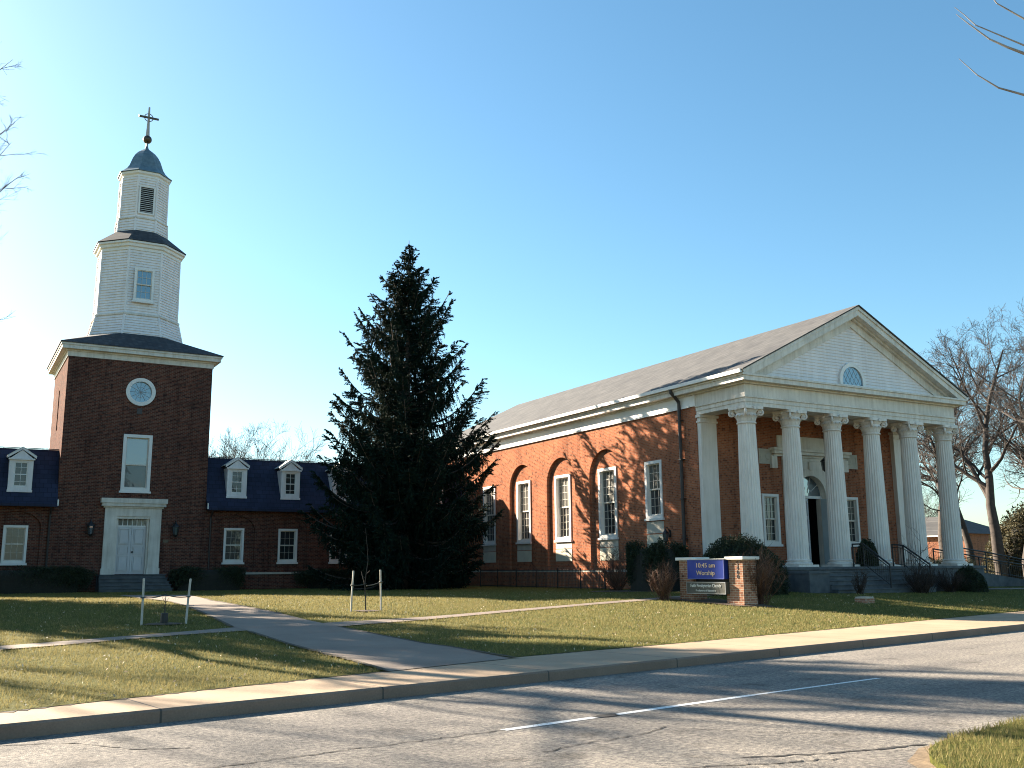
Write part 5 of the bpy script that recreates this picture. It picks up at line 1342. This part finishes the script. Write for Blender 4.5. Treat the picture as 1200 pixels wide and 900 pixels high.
for sg_ in (0, 1):
    Yf = (lambda y: y) if sg_ == 0 else (lambda y: 8 - y)
    v4 = [(-L_ - e, Yf(-e), 4.42), (e, Yf(-e), 4.42), (-3.6, Yf(4), 6.3), (-L_ - e, Yf(4), 6.3)]; v4 += [(a, b_, c + .10) for a, b_, c in v4]
    mb.add(v4, [(0, 1, 2, 3), (7, 6, 5, 4), (0, 4, 5, 1), (1, 5, 6, 2), (3, 7, 4, 0)])
mb.add([(e, -e, 4.52), (e, 8 + e, 4.52), (-3.6, 4, 6.4)], [(0, 1, 2)])
mb.build('roof', M_ROOF, hr)
mb = MB(); mb.mbox(MH, -L_ - .3, .3, .02, .36, 4.30, 4.42); mb.build('eaves_board', M_WHITE, hr)
for h_ in wins_:
    mb = MB(); a0, a1, z0_, z1_ = h_[0][0], h_[1][0], h_[0][1], h_[2][1]
    mb.band(MH, rect(a0, a1, z0_, z1_), rect(a0 + .09, a1 - .09, z0_ + .09, z1_ - .09), -.12, .03); mb.mbox(MH, a0 + .09, a1 - .09, -.10, -.06, (z0_ + z1_) / 2 - .03, (z0_ + z1_) / 2 + .03); wn = mb.build('window', M_WHITE, hr)
    mb = MB(); mb.mbox(MH, a0 + .05, a1 - .05, -.14, -.11, z0_ + .05, z1_ - .05); mb.build('pane', M_GLASS, wn)
mb = MB(); mb.prism(MH, [(-6.6, 2.35), (-4.0, 2.35), (-5.3, 3.1)], .0, 1.5); ph_ = mb.build('porch_gable', M_WHITE, hr)
mb = MB()
for x in (-6.4, -4.2): mb.mbox(MH, x - .08, x + .08, 1.2, 1.36, -.3, 2.35)
mb.build('porch_post', M_WHITE, ph_)
mb = MB(); mb.box(-11.4, -10.6, 3.6, 4.4, 6.0, 7.8); mb.build('chimney', M_HBRICK, hr)

# ================================================================== grass, dead leaves
rng = np.random.default_rng(9)
blocks = [[B(*q) for q in ((-.6, -.6), (13.8, -.6), (13.8, 30), (-.15, 30))], [B(*q) for q in ((-29.6, 24.4), (0, 24.4), (0, 33), (-29.6, 33))], [B(*q) for q in ((-21.3, 22.0), (-17.1, 22.0), (-17.1, 24.6), (-21.3, 24.6))], [B(*q) for q in ((1.0, -2.4), (9.2, -2.4), (9.2, 0), (1.0, 0))]]
def lawn_points(n, r0, r1, pw=1.0):
    a = rng.uniform(-.56, .56, n); r_ = r0 + (r1 - r0) * rng.random(n) ** pw
    x = r_ * np.sin(a); y = r_ * np.cos(a)
    t_ = (x - KX) * TX + (y - KY) * TY; d_ = (x - KX) * NX + (y - KY) * NY
    ok = d_ > walk_w(t_) - .015
    for P in path_polys + blocks: ok &= ~inside(x, y, P)
    pt = np.sin(x * 1.3 + 2 * np.sin(y * .7)) * np.sin(y * 1.7 + 1.5 * np.sin(x * .9)) + .5 * np.sin(x * 4.1 + y * 2.3) * np.sin(y * 5.3 - x * 1.1)
    ok &= rng.random(n) < np.clip(1.15 - .9 * np.clip(pt - .35, 0, 1), .25, 1)
    return x[ok], y[ok], zt(x[ok], y[ok])
def verge_points(n):
    t_ = -1.8 + 14 * rng.random(n) ** 1.4; d_ = -6.42 - 3.6 * rng.random(n) ** 1.2
    ok = (t_ > -.1) | (d_ < -8.1) | (((t_ + .2) / 1.6) ** 2 + ((d_ + 8.1) / 1.6) ** 2 < 1)
    t_, d_ = t_[ok], d_[ok]
    return KX + t_ * TX + d_ * NX, KY + t_ * TY + d_ * NY, np.full(len(t_), .068)
def blades(x, y, z, h, wd):
    n = len(x); a = rng.uniform(0, 6.283, n); l = rng.normal(0, .5, (n, 2))
    dist = np.hypot(x, y); s = np.clip(dist / 14, .8, 2.2); hh = h * rng.uniform(.5, 1.25, n); ww_ = wd * s * rng.uniform(.7, 1.3, n)
    dx, dy = np.cos(a) * ww_ / 2, np.sin(a) * ww_ / 2
    V = np.stack([np.stack([x - dx, y - dy, z - .01], 1), np.stack([x + dx, y + dy, z - .01], 1), np.stack([x + l[:, 0] * hh, y + l[:, 1] * hh, z + hh], 1)], 1).reshape(-1, 3)
    return V, np.arange(3 * n).reshape(-1, 3)
x, y, z = lawn_points(430000, 9.5, 52)
x2, y2, z2 = verge_points(42000)
x, y, z = np.concatenate([x, x2]), np.concatenate([y, y2]), np.concatenate([z, z2])
V, F = blades(x, y, z, .052, .010)
tag(np_mesh('grass', V, F, M_BLADE), 'short winter grass of the lawn and verge', None, None, 'stuff')
x, y, z = lawn_points(3400, 10, 42); V, F = leaf_cloud(len(x), lambda n: np.stack([x, y, z + .04], 1), .026, rng)
tag(np_mesh('fallen_leaves', V, F, M_LEAF), 'scattered dry leaves on the lawn', None, None, 'stuff')
